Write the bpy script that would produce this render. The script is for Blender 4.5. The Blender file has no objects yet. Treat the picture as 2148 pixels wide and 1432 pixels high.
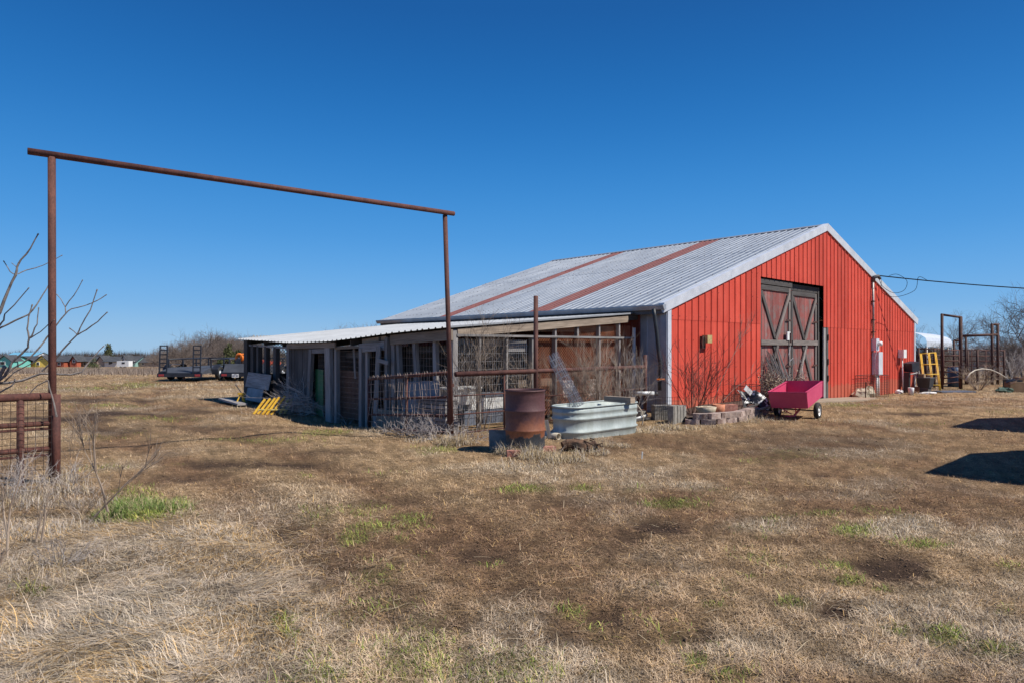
import bpy, math, random
import numpy as np
from mathutils import Vector, Matrix

random.seed(11)
rng = np.random.default_rng(11)
sc = bpy.context.scene
col = sc.collection

# ------------------------------------------------------------------ camera
F, CX, Y0, H = 1400.0, 1074.0, 730.0, 1.55
cam_d = bpy.data.cameras.new('camera')
cam = bpy.data.objects.new('camera', cam_d)
col.objects.link(cam)
cam.location = (0, 0, H)
cam.rotation_euler = (math.radians(90), 0, 0)
cam_d.sensor_fit = 'HORIZONTAL'
cam_d.sensor_width = 36.0
cam_d.lens = F / 2148.0 * 36.0
cam_d.shift_y = (Y0 - 716.0) / 2148.0
cam_d.clip_start = 0.05
cam_d.clip_end = 4000
sc.camera = cam

# ------------------------------------------------------------------ light
SUN_EL = math.radians(50)
SUN_AZ = math.atan2(0.94, -0.33)            # clockwise from +Y
sdir = Vector((math.sin(SUN_AZ) * math.cos(SUN_EL), math.cos(SUN_AZ) * math.cos(SUN_EL), math.sin(SUN_EL)))
world = bpy.data.worlds.new('World')
sc.world = world
world.use_nodes = True
wn = world.node_tree
wn.nodes.clear()
sky = wn.nodes.new('ShaderNodeTexSky')
sky.sky_type = 'NISHITA'
sky.sun_disc = False
sky.sun_elevation = SUN_EL
sky.sun_rotation = SUN_AZ
sky.altitude = 300
sky.air_density = 1.0
sky.dust_density = 0.0
sky.ozone_density = 1.6
hs = wn.nodes.new('ShaderNodeHueSaturation')
hs.inputs['Saturation'].default_value = 1.0
hs.inputs['Value'].default_value = 1.0
bg = wn.nodes.new('ShaderNodeBackground')
bg.inputs['Strength'].default_value = 0.11
wo = wn.nodes.new('ShaderNodeOutputWorld')
# clear winter air: the long path near the horizon scatters pale blue rather than yellow
tcw = wn.nodes.new('ShaderNodeTexCoord'); spw = wn.nodes.new('ShaderNodeSeparateXYZ')
wn.links.new(tcw.outputs['Generated'], spw.inputs[0])
crw = wn.nodes.new('ShaderNodeValToRGB'); crw.color_ramp.interpolation = 'B_SPLINE'
_st = [(0.0, (.265, .46, .68)), (.06, (.135, .375, .71)), (.16, (.046, .275, .665)), (.30, (.007, .155, .485)), (.45, (.003, .086, .315)), (1.0, (.003, .052, .22))]
_el = crw.color_ramp.elements
while len(_el) < len(_st): _el.new(.5)
for _e, (_p, _c) in zip(_el, _st): _e.position = _p; _e.color = (*_c, 1)
wn.links.new(spw.outputs['Z'], crw.inputs['Fac'])
scw = wn.nodes.new('ShaderNodeVectorMath'); scw.operation = 'SCALE'; scw.inputs['Scale'].default_value = 1 / 0.11
wn.links.new(crw.outputs[0], scw.inputs[0])
mxw = wn.nodes.new('ShaderNodeMix'); mxw.data_type = 'RGBA'; mxw.inputs[0].default_value = 0.93
wn.links.new(sky.outputs[0], mxw.inputs[6]); wn.links.new(scw.outputs[0], mxw.inputs[7])
wn.links.new(mxw.outputs[2], hs.inputs['Color'])
wn.links.new(hs.outputs[0], bg.inputs['Color'])
wn.links.new(bg.outputs[0], wo.inputs['Surface'])

sun_d = bpy.data.lights.new('sun', 'SUN')
sun_d.energy = 5.0
sun_d.angle = math.radians(0.53)
sun_d.color = (1.0, 0.95, 0.87)
sun = bpy.data.objects.new('sun', sun_d)
col.objects.link(sun)
sun.location = (20, -10, 30)
sun.rotation_mode = 'QUATERNION'
sun.rotation_quaternion = sdir.to_track_quat('Z', 'Y')

sc.view_settings.view_transform = 'Standard'
sc.view_settings.look = 'None'
sc.view_settings.exposure = 0.18
sc.view_settings.gamma = 1.0
sc.view_settings.use_curve_mapping = False
sc.cycles.max_bounces = 6
sc.cycles.diffuse_bounces = 3
sc.cycles.transparent_max_bounces = 8

# ------------------------------------------------------------------ numeric helpers
def sm(t):
    t = np.clip(t, 0, 1)
    return t * t * (3 - 2 * t)

def _hash(ix, iy, s):
    n = (ix.astype(np.int64) * 374761393 + iy.astype(np.int64) * 668265263 + s * 1442695041) & 0xffffffff
    n = ((n ^ (n >> 13)) * 1274126177) & 0xffffffff
    n = n ^ (n >> 16)
    return (n & 0xffff) / 65535.0

def vnoise(x, y, s=0):
    x = np.asarray(x, float); y = np.asarray(y, float)
    ix = np.floor(x); iy = np.floor(y)
    fx = x - ix; fy = y - iy
    fx = fx * fx * (3 - 2 * fx); fy = fy * fy * (3 - 2 * fy)
    a = _hash(ix, iy, s); b = _hash(ix + 1, iy, s); c = _hash(ix, iy + 1, s); d = _hash(ix + 1, iy + 1, s)
    return (a * (1 - fx) + b * fx) * (1 - fy) + (c * (1 - fx) + d * fx) * fy

def fbm(x, y, s=0, o=4):
    r = 0; a = 0.5; t = 0
    for i in range(o):
        r = r + a * vnoise(x * 2 ** i, y * 2 ** i, s + i * 17); t += a; a *= 0.55
    return r / t

def _gp0(px, py):
    Z = F * H / (py - Y0); return ((px - CX) / F * Z, Z)
RUTS = [[_gp0(*q) for q in L] for L in ([(760, 1290), (640, 1130), (470, 1010), (300, 935), (185, 885), (160, 850), (215, 822), (300, 806)],
                                        [(980, 1130), (760, 1010), (560, 935), (400, 890), (310, 860), (300, 835), (350, 812)])]
def rut(x, y):
    d = np.full(x.shape, 9.0)
    for L in RUTS:
        for (ax, ay), (bx, by) in zip(L[:-1], L[1:]):
            vx, vy = bx - ax, by - ay
            t = np.clip(((x - ax) * vx + (y - ay) * vy) / (vx * vx + vy * vy), 0, 1)
            d = np.minimum(d, np.hypot(x - ax - t * vx, y - ay - t * vy))
    return np.exp(-(d / .34) ** 2)

def terr(x, y):
    x = np.asarray(x, float); y = np.asarray(y, float)
    d_ = np.maximum(y - 34.0, 0); d_ = d_ * d_ / (d_ + 14.0)
    z = -6.3 * (1 - np.exp(-d_ / 130.0)) - 0.014 * np.maximum(np.hypot(x, y) - 440.0, 0)
    z = z - 0.25 * sm((y - 17) / 9.0) * sm((x - 5) / 6.0) * (1 - 0.6 * sm((y - 29) / 4.0))
    dx = x + 3.9; dy = y - 15.6
    u = dx * -0.6816 + dy * 0.7317; w = dx * 0.7317 + dy * 0.6816
    z = z - 0.24 * np.exp(-(u / 2.3) ** 2 - (w / 1.6) ** 2)
    z = z + 0.05 * np.exp(-((x - 0.5) / 2.0) ** 2 - ((y - 10.2) / 1.6) ** 2)
    near = np.exp(-y * y / 900.0)
    z = z + near * (0.05 * (fbm(x * 0.6, y * 0.6, 3, 2) - 0.5)) - 0.035 * rut(x, y)
    return z

def tz(x, y):
    return float(terr(np.array([x]), np.array([y]))[0])

def at(px, py, Z):
    return Vector(((px - CX) / F * Z, Z, H - (py - Y0) / F * Z))

def gp(px, py):
    """ground point seen at a place of the photograph"""
    Z = F * H / max(py - Y0, 5)
    for i in range(30):
        z = tz((px - CX) / F * Z, Z)
        Z = 0.5 * Z + 0.5 * F * (H - z) / (py - Y0)
    X = (px - CX) / F * Z
    return Vector((X, Z, tz(X, Z)))

def on(px, Z):
    X = (px - CX) / F * Z
    return Vector((X, Z, tz(X, Z)))

# ------------------------------------------------------------------ mesh builder
UP = Vector((0, 0, 1))

class MB:
    def __init__(s):
        s.v = []; s.f = []; s.uv = []
    def add(s, vs, fs, uvs=None):
        b = len(s.v)
        s.v.extend([tuple(p) for p in vs])
        for i, f in enumerate(fs):
            s.f.append(tuple(b + k for k in f))
            if uvs: s.uv.extend(uvs[i])
            else: s.uv.extend([(0.0, 0.0)] * len(f))
        return s
    def bar(s, p, q, w, t, side=None):
        """rectangular beam p->q; w along the given side direction, t along the third axis"""
        p = Vector(p); q = Vector(q)
        d = q - p; L = d.length
        if L < 1e-6: return s
        d.normalize()
        if side is None:
            side = d.cross(UP)
            if side.length < 1e-3: side = Vector((1, 0, 0))
        side = Vector(side); side = side - d * side.dot(d); side.normalize()
        up = d.cross(side)
        a = side * (w / 2); b = up * (t / 2)
        vs = [p - a - b, p + a - b, p + a + b, p - a + b, q - a - b, q + a - b, q + a + b, q - a + b]
        fs = [(0, 1, 5, 4), (1, 2, 6, 5), (2, 3, 7, 6), (3, 0, 4, 7), (3, 2, 1, 0), (4, 5, 6, 7)]
        o = random.random() * 20; u = random.random() * 20
        ws = [w, t, w, t]
        uvs = []
        acc = 0
        for k in range(4):
            uvs.append([(u, o + acc), (u, o + acc + ws[k]), (u + L, o + acc + ws[k]), (u + L, o + acc)])
            acc += ws[k]
        uvs.append([(u, o), (u + .01, o), (u + .01, o + t), (u, o + t)])
        uvs.append([(u, o), (u + .01, o), (u + .01, o + t), (u, o + t)])
        return s.add(vs, fs, uvs)
    def box(s, c, sx, sy, sz, ax=None, ay=None):
        c = Vector(c)
        ax = Vector(ax) if ax is not None else Vector((1, 0, 0))
        ax.normalize()
        if ay is None: ay = UP.cross(ax)
        ay = Vector(ay); ay.normalize()
        p = c - ax * sx / 2; q = c + ax * sx / 2
        return s.bar(p, q, sy, sz, ay)
    def tube(s, p, q, r, r2=None, n=10, caps=True):
        return s.poly([p, q], [r, r if r2 is None else r2], n, caps)
    def poly(s, pts, rad, n=6, caps=True):
        pts = [Vector(p) for p in pts]
        if not isinstance(rad, (list, tuple)): rad = [rad] * len(pts)
        N = len(pts)
        vs = []
        d0 = (pts[1] - pts[0]).normalized()
        ref = Vector((0, 0, 1)) if abs(d0.z) < 0.9 else Vector((1, 0, 0))
        sd = d0.cross(ref).normalized()
        for i in range(N):
            if i == 0: d = pts[1] - pts[0]
            elif i == N - 1: d = pts[-1] - pts[-2]
            else: d = (pts[i + 1] - pts[i]).normalized() + (pts[i] - pts[i - 1]).normalized()
            if d.length < 1e-9: d = d0
            d.normalize()
            sd = sd - d * sd.dot(d)
            if sd.length < 1e-6: sd = d.orthogonal()
            sd.normalize()
            up = d.cross(sd)
            for k in range(n):
                an = 2 * math.pi * k / n
                vs.append(pts[i] + (sd * math.cos(an) + up * math.sin(an)) * rad[i])
        fs = []
        for i in range(N - 1):
            for k in range(n):
                k2 = (k + 1) % n
                fs.append((i * n + k, i * n + k2, (i + 1) * n + k2, (i + 1) * n + k))
        if caps and n > 3:
            fs.append(tuple(range(n - 1, -1, -1)))
            fs.append(tuple((N - 1) * n + k for k in range(n)))
        return s.add(vs, fs)
    def lathe(s, c, prof, n=24, close=False):
        c = Vector(c); vs = []; fs = []
        for (r, z) in prof:
            for k in range(n):
                an = 2 * math.pi * k / n
                vs.append((c.x + r * math.cos(an), c.y + r * math.sin(an), c.z + z))
        m = len(prof)
        for i in range(m - 1):
            for k in range(n):
                k2 = (k + 1) % n
                fs.append((i * n + k, i * n + k2, (i + 1) * n + k2, (i + 1) * n + k))
        return s.add(vs, fs)
    def ring(s, c, axis, R, r, n=20, m=8):
        """torus"""
        c = Vector(c); axis = Vector(axis).normalized()
        e1 = axis.orthogonal().normalized(); e2 = axis.cross(e1)
        vs = []; fs = []
        for i in range(n):
            a = 2 * math.pi * i / n
            d = e1 * math.cos(a) + e2 * math.sin(a)
            for k in range(m):
                b = 2 * math.pi * k / m
                vs.append(c + d * (R + r * math.cos(b)) + axis * r * math.sin(b))
        for i in range(n):
            for k in range(m):
                i2 = (i + 1) % n; k2 = (k + 1) % m
                fs.append((i * m + k, i2 * m + k, i2 * m + k2, i * m + k2))
        return s.add(vs, fs)
    def disc(s, c, axis, r, th, n=16):
        c = Vector(c); axis = Vector(axis).normalized()
        return s.tube(c - axis * th / 2, c + axis * th / 2, r, n=n)
    def quad(s, a, b, c, d):
        return s.add([a, b, c, d], [(0, 1, 2, 3)], [[(0, 0), (1, 0), (1, 1), (0, 1)]])
    def build(s, name, mat, parent=None, smooth=False, kind=None):
        me = bpy.data.meshes.new(name)
        A = np.array(s.v, dtype=float)
        lo = A.min(0); hi = A.max(0)
        org = Vector(((lo[0] + hi[0]) / 2, (lo[1] + hi[1]) / 2, lo[2]))
        A = A - np.array(org)
        me.from_pydata([tuple(p) for p in A], [], s.f)
        uvl = me.uv_layers.new(name='UVMap')
        uvl.data.foreach_set('uv', np.array(s.uv, dtype=np.float32).ravel())
        me.materials.append(mat)
        if smooth: me.polygons.foreach_set('use_smooth', [True] * len(me.polygons))
        me.update()
        o = bpy.data.objects.new(name, me)
        col.objects.link(o)
        if parent is not None:
            o.parent = parent
            w = Vector((0, 0, 0)); p = parent
            while p is not None:
                w += Vector(p.location); p = p.parent
            o.location = org - w
        else:
            o.location = org
        if kind: o['kind'] = kind
        return o

def tag(o, label=None, cat=None, group=None, kind=None):
    if label: o['label'] = label
    if cat: o['category'] = cat
    if group: o['group'] = group
    if kind: o['kind'] = kind
    return o

def thing(name, loc, label, cat, group=None):
    o = bpy.data.objects.new(name, None)
    col.objects.link(o)
    o.location = loc
    o.empty_display_size = 0.2
    return tag(o, label, cat, group)

def dup(o, loc=None, rz=None, scale=None, label=None, parent=None):
    c = o.copy(); col.objects.link(c)
    if parent is not None:
        c.parent = parent
    for ch in list(o.children): dup(ch, parent=c)
    if loc is not None: c.location = loc
    if rz is not None: c.rotation_euler = (0, 0, rz)
    if scale is not None: c.scale = scale
    if label: c['label'] = label
    return c

# ------------------------------------------------------------------ materials
def new_mat(name):
    m = bpy.data.materials.new(name); m.use_nodes = True
    nt = m.node_tree
    return m, nt, nt.nodes['Principled BSDF']

def coords(nt, uv=False, scale=(1, 1, 1), rnd=True):
    tc = nt.nodes.new('ShaderNodeTexCoord')
    src = tc.outputs['UV' if uv else 'Object']
    mp = nt.nodes.new('ShaderNodeMapping')
    mp.inputs['Scale'].default_value = scale
    if rnd and not uv:
        oi = nt.nodes.new('ShaderNodeObjectInfo')
        ad = nt.nodes.new('ShaderNodeVectorMath'); ad.operation = 'MULTIPLY_ADD'
        nt.links.new(oi.outputs['Random'], ad.inputs[0])
        ad.inputs[1].default_value = (37, 51, 29)
        nt.links.new(src, ad.inputs[2])
        src = ad.outputs[0]
    nt.links.new(src, mp.inputs['Vector'])
    return mp.outputs[0]

def noise(nt, vec, scale, detail=4, rough=0.6):
    n = nt.nodes.new('ShaderNodeTexNoise')
    n.inputs['Scale'].default_value = scale
    n.inputs['Detail'].default_value = detail
    n.inputs['Roughness'].default_value = rough
    nt.links.new(vec, n.inputs['Vector'])
    return n.outputs['Fac']

def ramp(nt, fac, stops):
    r = nt.nodes.new('ShaderNodeValToRGB')
    els = r.color_ramp.elements
    while len(els) < len(stops): els.new(0.5)
    for e, (p, c) in zip(els, stops):
        e.position = p; e.color = (*c, 1) if len(c) == 3 else c
    nt.links.new(fac, r.inputs['Fac'])
    return r.outputs['Color']

def mixc(nt, fac, a, b, mode='MIX'):
    m = nt.nodes.new('ShaderNodeMix'); m.data_type = 'RGBA'; m.blend_type = mode
    for sock, val in ((m.inputs['Factor'], fac), (m.inputs['A'], a), (m.inputs['B'], b)): pass
    def put(i, val):
        if hasattr(val, 'is_linked') or isinstance(val, bpy.types.NodeSocket): nt.links.new(val, m.inputs[i])
        else: m.inputs[i].default_value = val if not isinstance(val, tuple) or len(val) == 4 else (*val, 1)
    put(0, fac); put(6, a); put(7, b)
    return m.outputs[2]

def bump(nt, bs, h, strength=0.3, dist=0.02):
    b = nt.nodes.new('ShaderNodeBump')
    b.inputs['Strength'].default_value = strength
    b.inputs['Distance'].default_value = dist
    nt.links.new(h, b.inputs['Height'])
    nt.links.new(b.outputs[0], bs.inputs['Normal'])

def objrand(nt, lo, hi):
    oi = nt.nodes.new('ShaderNodeObjectInfo')
    mr = nt.nodes.new('ShaderNodeMapRange')
    mr.inputs['To Min'].default_value = lo; mr.inputs['To Max'].default_value = hi
    nt.links.new(oi.outputs['Random'], mr.inputs['Value'])
    return mr.outputs[0]

def mat_noise(name, c1, c2, scale=6, rough=0.7, metal=0.0, bmp=0.15, detail=5, var=0.0, lo=0.35, hi=0.65, fine=0.0, sc3=(1, 1, 1)):
    m, nt, bs = new_mat(name)
    v = coords(nt, scale=sc3)
    n = noise(nt, v, scale, detail)
    c = ramp(nt, n, [(lo, c1), (hi, c2)])
    if fine:
        n2 = noise(nt, v, scale * 12, 3)
        c = mixc(nt, fine, c, ramp(nt, n2, [(0.3, (0.05, 0.05, 0.05)), (0.7, (1, 1, 1))]), 'MULTIPLY')
    if var:
        rv = objrand(nt, 1 - var, 1 + var)
        vm = nt.nodes.new('ShaderNodeVectorMath'); vm.operation = 'SCALE'
        nt.links.new(c, vm.inputs[0]); nt.links.new(rv, vm.inputs['Scale'])
        c = vm.outputs[0]
    nt.links.new(c, bs.inputs['Base Color'])
    bs.inputs['Roughness'].default_value = rough
    bs.inputs['Metallic'].default_value = metal
    if bmp: bump(nt, bs, n, bmp)
    return m

def mat_wood(name, c1, c2, var=0.25, rough=0.85, stain=None):
    m, nt, bs = new_mat(name)
    v = coords(nt, uv=True, scale=(2.2, 45, 1))
    n = noise(nt, v, 1.0, 6, 0.65)
    v2 = coords(nt, uv=True, scale=(1.2, 5, 1))
    n2 = noise(nt, v2, 1.0, 3)
    c = ramp(nt, n, [(0.3, c1), (0.68, c2)])
    c = mixc(nt, 0.55, c, ramp(nt, n2, [(0.3, (0.35, 0.33, 0.32)), (0.65, (1, 1, 1))]), 'MULTIPLY')
    if stain:
        v3 = coords(nt, scale=(1, 1, 1)); n3 = noise(nt, v3, 2.4, 5, 0.7)
        f = ramp(nt, n3, [(0.45, (0, 0, 0)), (0.62, (1, 1, 1))])
        c = mixc(nt, f, c, stain)
    rv = objrand(nt, 1 - var, 1 + var)
    vm = nt.nodes.new('ShaderNodeVectorMath'); vm.operation = 'SCALE'
    nt.links.new(c, vm.inputs[0]); nt.links.new(rv, vm.inputs['Scale'])
    nt.links.new(vm.outputs[0], bs.inputs['Base Color'])
    bs.inputs['Roughness'].default_value = rough
    bump(nt, bs, n, 0.45, 0.01)
    return m

def mat_attr(name, rough=0.8, trans=0.0):
    m, nt, bs = new_mat(name)
    a = nt.nodes.new('ShaderNodeAttribute'); a.attribute_name = 'Col'
    nt.links.new(a.outputs['Color'], bs.inputs['Base Color'])
    bs.inputs['Roughness'].default_value = rough
    bs.inputs['Specular IOR Level'].default_value = 0.25
    return m

M = {}
M['rust'] = mat_noise('rusty_pipe', (0.075, 0.026, 0.021), (0.195, 0.070, 0.048), 6, 0.8, 0.0, 0.3, fine=0.5, lo=0.3, hi=0.75, sc3=(1, 1, .5))
M['rust_dark'] = mat_noise('dark_rusty_pipe', (0.05, 0.022, 0.018), (0.11, 0.045, 0.032), 8, 0.8, 0.0, 0.2, fine=0.3)
M['wire'] = mat_noise('old_wire', (0.26, 0.20, 0.17), (0.44, 0.36, 0.31), 20, 0.6, 0.3, 0)
M['wire_bright'] = mat_noise('galvanised_wire', (0.34, 0.33, 0.34), (0.5, 0.5, 0.52), 14, 0.45, 0.5, 0)
M['wire_rust'] = mat_noise('rusty_wire', (0.48, 0.16, 0.08), (0.66, 0.27, 0.14), 10, 0.7, 0, 0)
M['wire_black'] = mat_noise('black_wire', (0.03, 0.022, 0.02), (0.07, 0.04, 0.03), 10, 0.6, 0, 0)
M['wood'] = mat_wood('weathered_wood', (0.17, 0.155, 0.15), (0.40, 0.375, 0.36))
M['wood_tan'] = mat_wood('tan_wood', (0.20, 0.15, 0.11), (0.42, 0.335, 0.255))
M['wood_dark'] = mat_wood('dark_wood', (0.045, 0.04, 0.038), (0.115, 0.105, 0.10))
M['wood_red'] = mat_wood('red_painted_plank', (0.23, 0.055, 0.048), (0.38, 0.115, 0.10), var=0.25, stain=(0.20, 0.14, 0.13))
M['wood_mid'] = mat_wood('brace_wood', (0.12, 0.10, 0.09), (0.29, 0.255, 0.23))
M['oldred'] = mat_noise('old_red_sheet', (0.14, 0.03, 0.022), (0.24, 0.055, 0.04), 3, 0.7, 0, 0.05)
M['white_metal'] = mat_noise('white_trim', (0.52, 0.55, 0.60), (0.66, 0.69, 0.74), 3, 0.5, 0, 0.03, fine=0.10)
M['gutter'] = mat_noise('gutter_metal', (0.30, 0.32, 0.35), (0.42, 0.44, 0.47), 3, 0.45, 0.3, 0.03)
M['fascia'] = mat_noise('dark_fascia', (0.06, 0.06, 0.065), (0.12, 0.12, 0.125), 3, 0.7, 0, 0.05)
M['grey_siding'] = mat_noise('grey_siding', (0.30, 0.33, 0.38), (0.42, 0.45, 0.5), 2, 0.5, 0.2, 0.03)
M['blackplastic'] = mat_noise('black_plastic', (0.018, 0.02, 0.023), (0.035, 0.038, 0.042), 4, 0.5, 0, 0.03)
M['blackpaint'] = mat_noise('black_paint', (0.012, 0.014, 0.02), (0.03, 0.033, 0.045), 4, 0.5, 0, 0.03)
M['whiteplastic'] = mat_noise('white_plastic', (0.66, 0.66, 0.64), (0.8, 0.8, 0.78), 5, 0.45, 0, 0.02)
M['greybox'] = mat_noise('grey_enamel', (0.5, 0.53, 0.57), (0.62, 0.65, 0.69), 3, 0.4, 0, 0.02)
M['yellow'] = mat_noise('yellow_paint', (0.62, 0.33, 0.02), (0.78, 0.48, 0.05), 6, 0.55, 0, 0.04, fine=0.15)
M['yellow_pale'] = mat_noise('faded_yellow_paint', (0.62, 0.46, 0.10), (0.72, 0.60, 0.26), 9, 0.65, 0, 0.04, fine=0.2)
M['orange'] = mat_noise('orange_plastic', (0.75, 0.16, 0.02), (0.85, 0.24, 0.03), 5, 0.5, 0, 0.05)
M['redorange'] = mat_noise('red_orange_tarp', (0.7, 0.11, 0.06), (0.8, 0.2, 0.12), 5, 0.6, 0, 0.1)

M['tyre'] = mat_noise('tyre_rubber', (0.018, 0.018, 0.018), (0.035, 0.034, 0.033), 10, 0.85, 0, 0.05)
M['tan_plastic'] = mat_noise('tan_plastic', (0.40, 0.30, 0.11), (0.50, 0.40, 0.18), 5, 0.5, 0, 0.02)
M['concrete'] = mat_noise('concrete', (0.24, 0.215, 0.185), (0.37, 0.345, 0.305), 9, 0.9, 0, 0.3, fine=0.3, var=0.1)
M['block'] = mat_noise('split_face_block', (0.32, 0.22, 0.185), (0.50, 0.40, 0.345), 12, 0.95, 0, 0.8, fine=0.4, var=0.2)
M['redbrick'] = mat_noise('red_brick', (0.36, 0.14, 0.10), (0.5, 0.24, 0.18), 12, 0.9, 0, 0.3, fine=0.3, var=0.1)
M['slab'] = mat_noise('tan_slab', (0.30, 0.23, 0.16), (0.42, 0.33, 0.24), 3, 0.9, 0, 0.1, fine=0.2)
M['rock'] = mat_noise('cream_rock', (0.46, 0.36, 0.23), (0.68, 0.6, 0.46), 6, 0.9, 0, 0.5, fine=0.2)
M['bark'] = mat_noise('grey_bark', (0.10, 0.085, 0.08), (0.24, 0.21, 0.19), 14, 0.9, 0, 0.2, fine=0.3)
M['bark_light'] = mat_noise('pale_bark', (0.15, 0.125, 0.115), (0.33, 0.29, 0.265), 14, 0.9, 0, 0.2, fine=0.35)
M['twig'] = mat_noise('dry_twig', (0.20, 0.145, 0.105), (0.40, 0.315, 0.24), 5, 0.9, 0, 0, var=0.15)
M['twig_red'] = mat_noise('red_brown_twig', (0.085, 0.035, 0.03), (0.17, 0.075, 0.055), 5, 0.9, 0, 0, var=0.1)
M['twig_grey'] = mat_noise('grey_twig', (0.26, 0.22, 0.20), (0.46, 0.41, 0.37), 5, 0.9, 0, 0, var=0.15)
M['twig_far'] = mat_noise('thicket_twig', (0.13, 0.10, 0.085), (0.26, 0.205, 0.17), 0.6, 0.95, 0, 0, var=0.2)
M['leaf_dry'] = mat_noise('dry_leaf', (0.20, 0.14, 0.10), (0.38, 0.3, 0.22), 4, 0.9, 0, 0)
M['juniper'] = mat_noise('juniper_foliage', (0.035, 0.05, 0.018), (0.12, 0.125, 0.045), 1.2, 0.9, 0, 0)
M['straw'] = mat_noise('straw', (0.36, 0.26, 0.14), (0.56, 0.44, 0.27), 3, 0.9, 0, 0)
M['green'] = mat_noise('green_sheet', (0.05, 0.20, 0.09), (0.08, 0.28, 0.13), 3, 0.6, 0, 0.03)
M['dkgreen'] = mat_noise('dark_green_sheet', (0.03, 0.07, 0.05), (0.05, 0.1, 0.07), 3, 0.7, 0, 0.03)
M['brownsheet'] = mat_noise('rusty_sheet', (0.075, 0.03, 0.017), (0.15, 0.065, 0.035), 4, 0.8, 0, 0.1, fine=0.3)
M['deck'] = mat_noise('trailer_deck', (0.035, 0.04, 0.052), (0.06, 0.067, 0.084), 3, 0.8, 0.0, 0.05)
M['slate'] = mat_noise('slate_sheet', (0.10, 0.12, 0.16), (0.18, 0.2, 0.25), 3, 0.5, 0.2, 0.05)
M['blue'] = mat_noise('blue_plastic', (0.02, 0.05, 0.11), (0.03, 0.08, 0.16), 4, 0.5, 0, 0.03)
M['card'] = mat_noise('cardboard', (0.22, 0.14, 0.075), (0.32, 0.21, 0.12), 4, 0.9, 0, 0.05)
M['glass'] = mat_noise('dark_glass', (0.02, 0.025, 0.03), (0.04, 0.045, 0.05), 2, 0.1, 0, 0)
M['soil'] = mat_noise('bed_soil', (0.06, 0.04, 0.027), (0.15, 0.10, 0.066), 7, 0.95, 0, 0.6, fine=0.4)
M['rot'] = mat_noise('rotten_wood', (0.05, 0.034, 0.024), (0.22, 0.12, 0.07), 8, 0.95, 0, 0.9, fine=0.5)
M['bag'] = mat_noise('printed_bag', (0.03, 0.03, 0.035), (0.75, 0.74, 0.72), 9, 0.45, 0, 0.1, lo=0.53, hi=0.56)
M['pvc'] = mat_noise('pvc', (0.62, 0.62, 0.58), (0.78, 0.78, 0.75), 5, 0.4, 0, 0)
M['pvc_old'] = mat_noise('dirty_pvc', (0.40, 0.34, 0.25), (0.62, 0.55, 0.43), 8, 0.6, 0, 0)
M['conduit'] = mat_noise('conduit_steel', (0.28, 0.26, 0.24), (0.44, 0.42, 0.4), 7, 0.5, 0.4, 0)
M['lightred'] = mat_noise('tail_light', (0.30, 0.03, 0.03), (0.4, 0.05, 0.05), 3, 0.3, 0, 0)

def mat_red_siding():
    m, nt, bs = new_mat('red_siding')
    v = coords(nt, scale=(1, 1, 1))
    n = noise(nt, v, 1.3, 5, 0.6)
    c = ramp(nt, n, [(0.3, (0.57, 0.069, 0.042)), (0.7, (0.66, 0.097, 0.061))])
    n2 = noise(nt, v, 30, 3)
    c = mixc(nt, ramp(nt, n2, [(0.66, (0, 0, 0)), (0.72, (1, 1, 1))]), c, (0.60, 0.14, 0.10))
    vs = coords(nt, scale=(7, 7, 0.5)); n3 = noise(nt, vs, 1.2, 4)
    c = mixc(nt, 0.5, c, ramp(nt, n3, [(0.3, (0.66, 0.60, 0.60)), (0.6, (1, 1, 1))]), 'MULTIPLY')
    # splashed mud and dust along the foot of the wall, ragged edged
    ge = nt.nodes.new('ShaderNodeNewGeometry'); sp = nt.nodes.new('ShaderNodeSeparateXYZ')
    nt.links.new(ge.outputs['Position'], sp.inputs[0])
    n4 = noise(nt, ge.outputs['Position'], 4, 6, 0.7)
    ma = nt.nodes.new('ShaderNodeMath'); ma.operation = 'MULTIPLY_ADD'
    nt.links.new(n4, ma.inputs[0]); ma.inputs[1].default_value = -0.55; nt.links.new(sp.outputs['Z'], ma.inputs[2])
    c = mixc(nt, ramp(nt, ma.outputs[0], [(0.0, (.42, .42, .42)), (0.05, (0, 0, 0))]), c, (0.36, 0.17, 0.10))
    rv = objrand(nt, 0.84, 1.08)
    vm = nt.nodes.new('ShaderNodeVectorMath'); vm.operation = 'SCALE'
    nt.links.new(c, vm.inputs[0]); nt.links.new(rv, vm.inputs['Scale'])
    nt.links.new(vm.outputs[0], bs.inputs['Base Color'])
    bs.inputs['Roughness'].default_value = 0.65
    bs.inputs['Specular IOR Level'].default_value = 0.2
    bump(nt, bs, n, 0.22, 0.06)
    return m
M['red'] = mat_red_siding()

def mat_roof(name, c1, c2, spot, rough=0.4, metal=0.35):
    m, nt, bs = new_mat(name)
    v = coords(nt)
    n = noise(nt, v, 1.5, 5)
    c = ramp(nt, n, [(0.3, c1), (0.7, c2)])
    n2 = noise(nt, v, 3.5, 6, 0.7)
    c = mixc(nt, ramp(nt, n2, [(0.66, (0, 0, 0)), (0.74, (1, 1, 1))]), c, spot)
    n3 = noise(nt, v, 40, 2)
    c = mixc(nt, 0.15, c, ramp(nt, n3, [(0.3, (0.4, 0.4, 0.4)), (0.7, (1, 1, 1))]), 'MULTIPLY')
    rv = objrand(nt, 0.92, 1.06)
    vm = nt.nodes.new('ShaderNodeVectorMath'); vm.operation = 'SCALE'
    nt.links.new(c, vm.inputs[0]); nt.links.new(rv, vm.inputs['Scale'])
    nt.links.new(vm.outputs[0], bs.inputs['Base Color'])
    bs.inputs['Roughness'].default_value = rough
    bs.inputs['Metallic'].default_value = metal
    bump(nt, bs, n, 0.05, 0.05)
    return m
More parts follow.
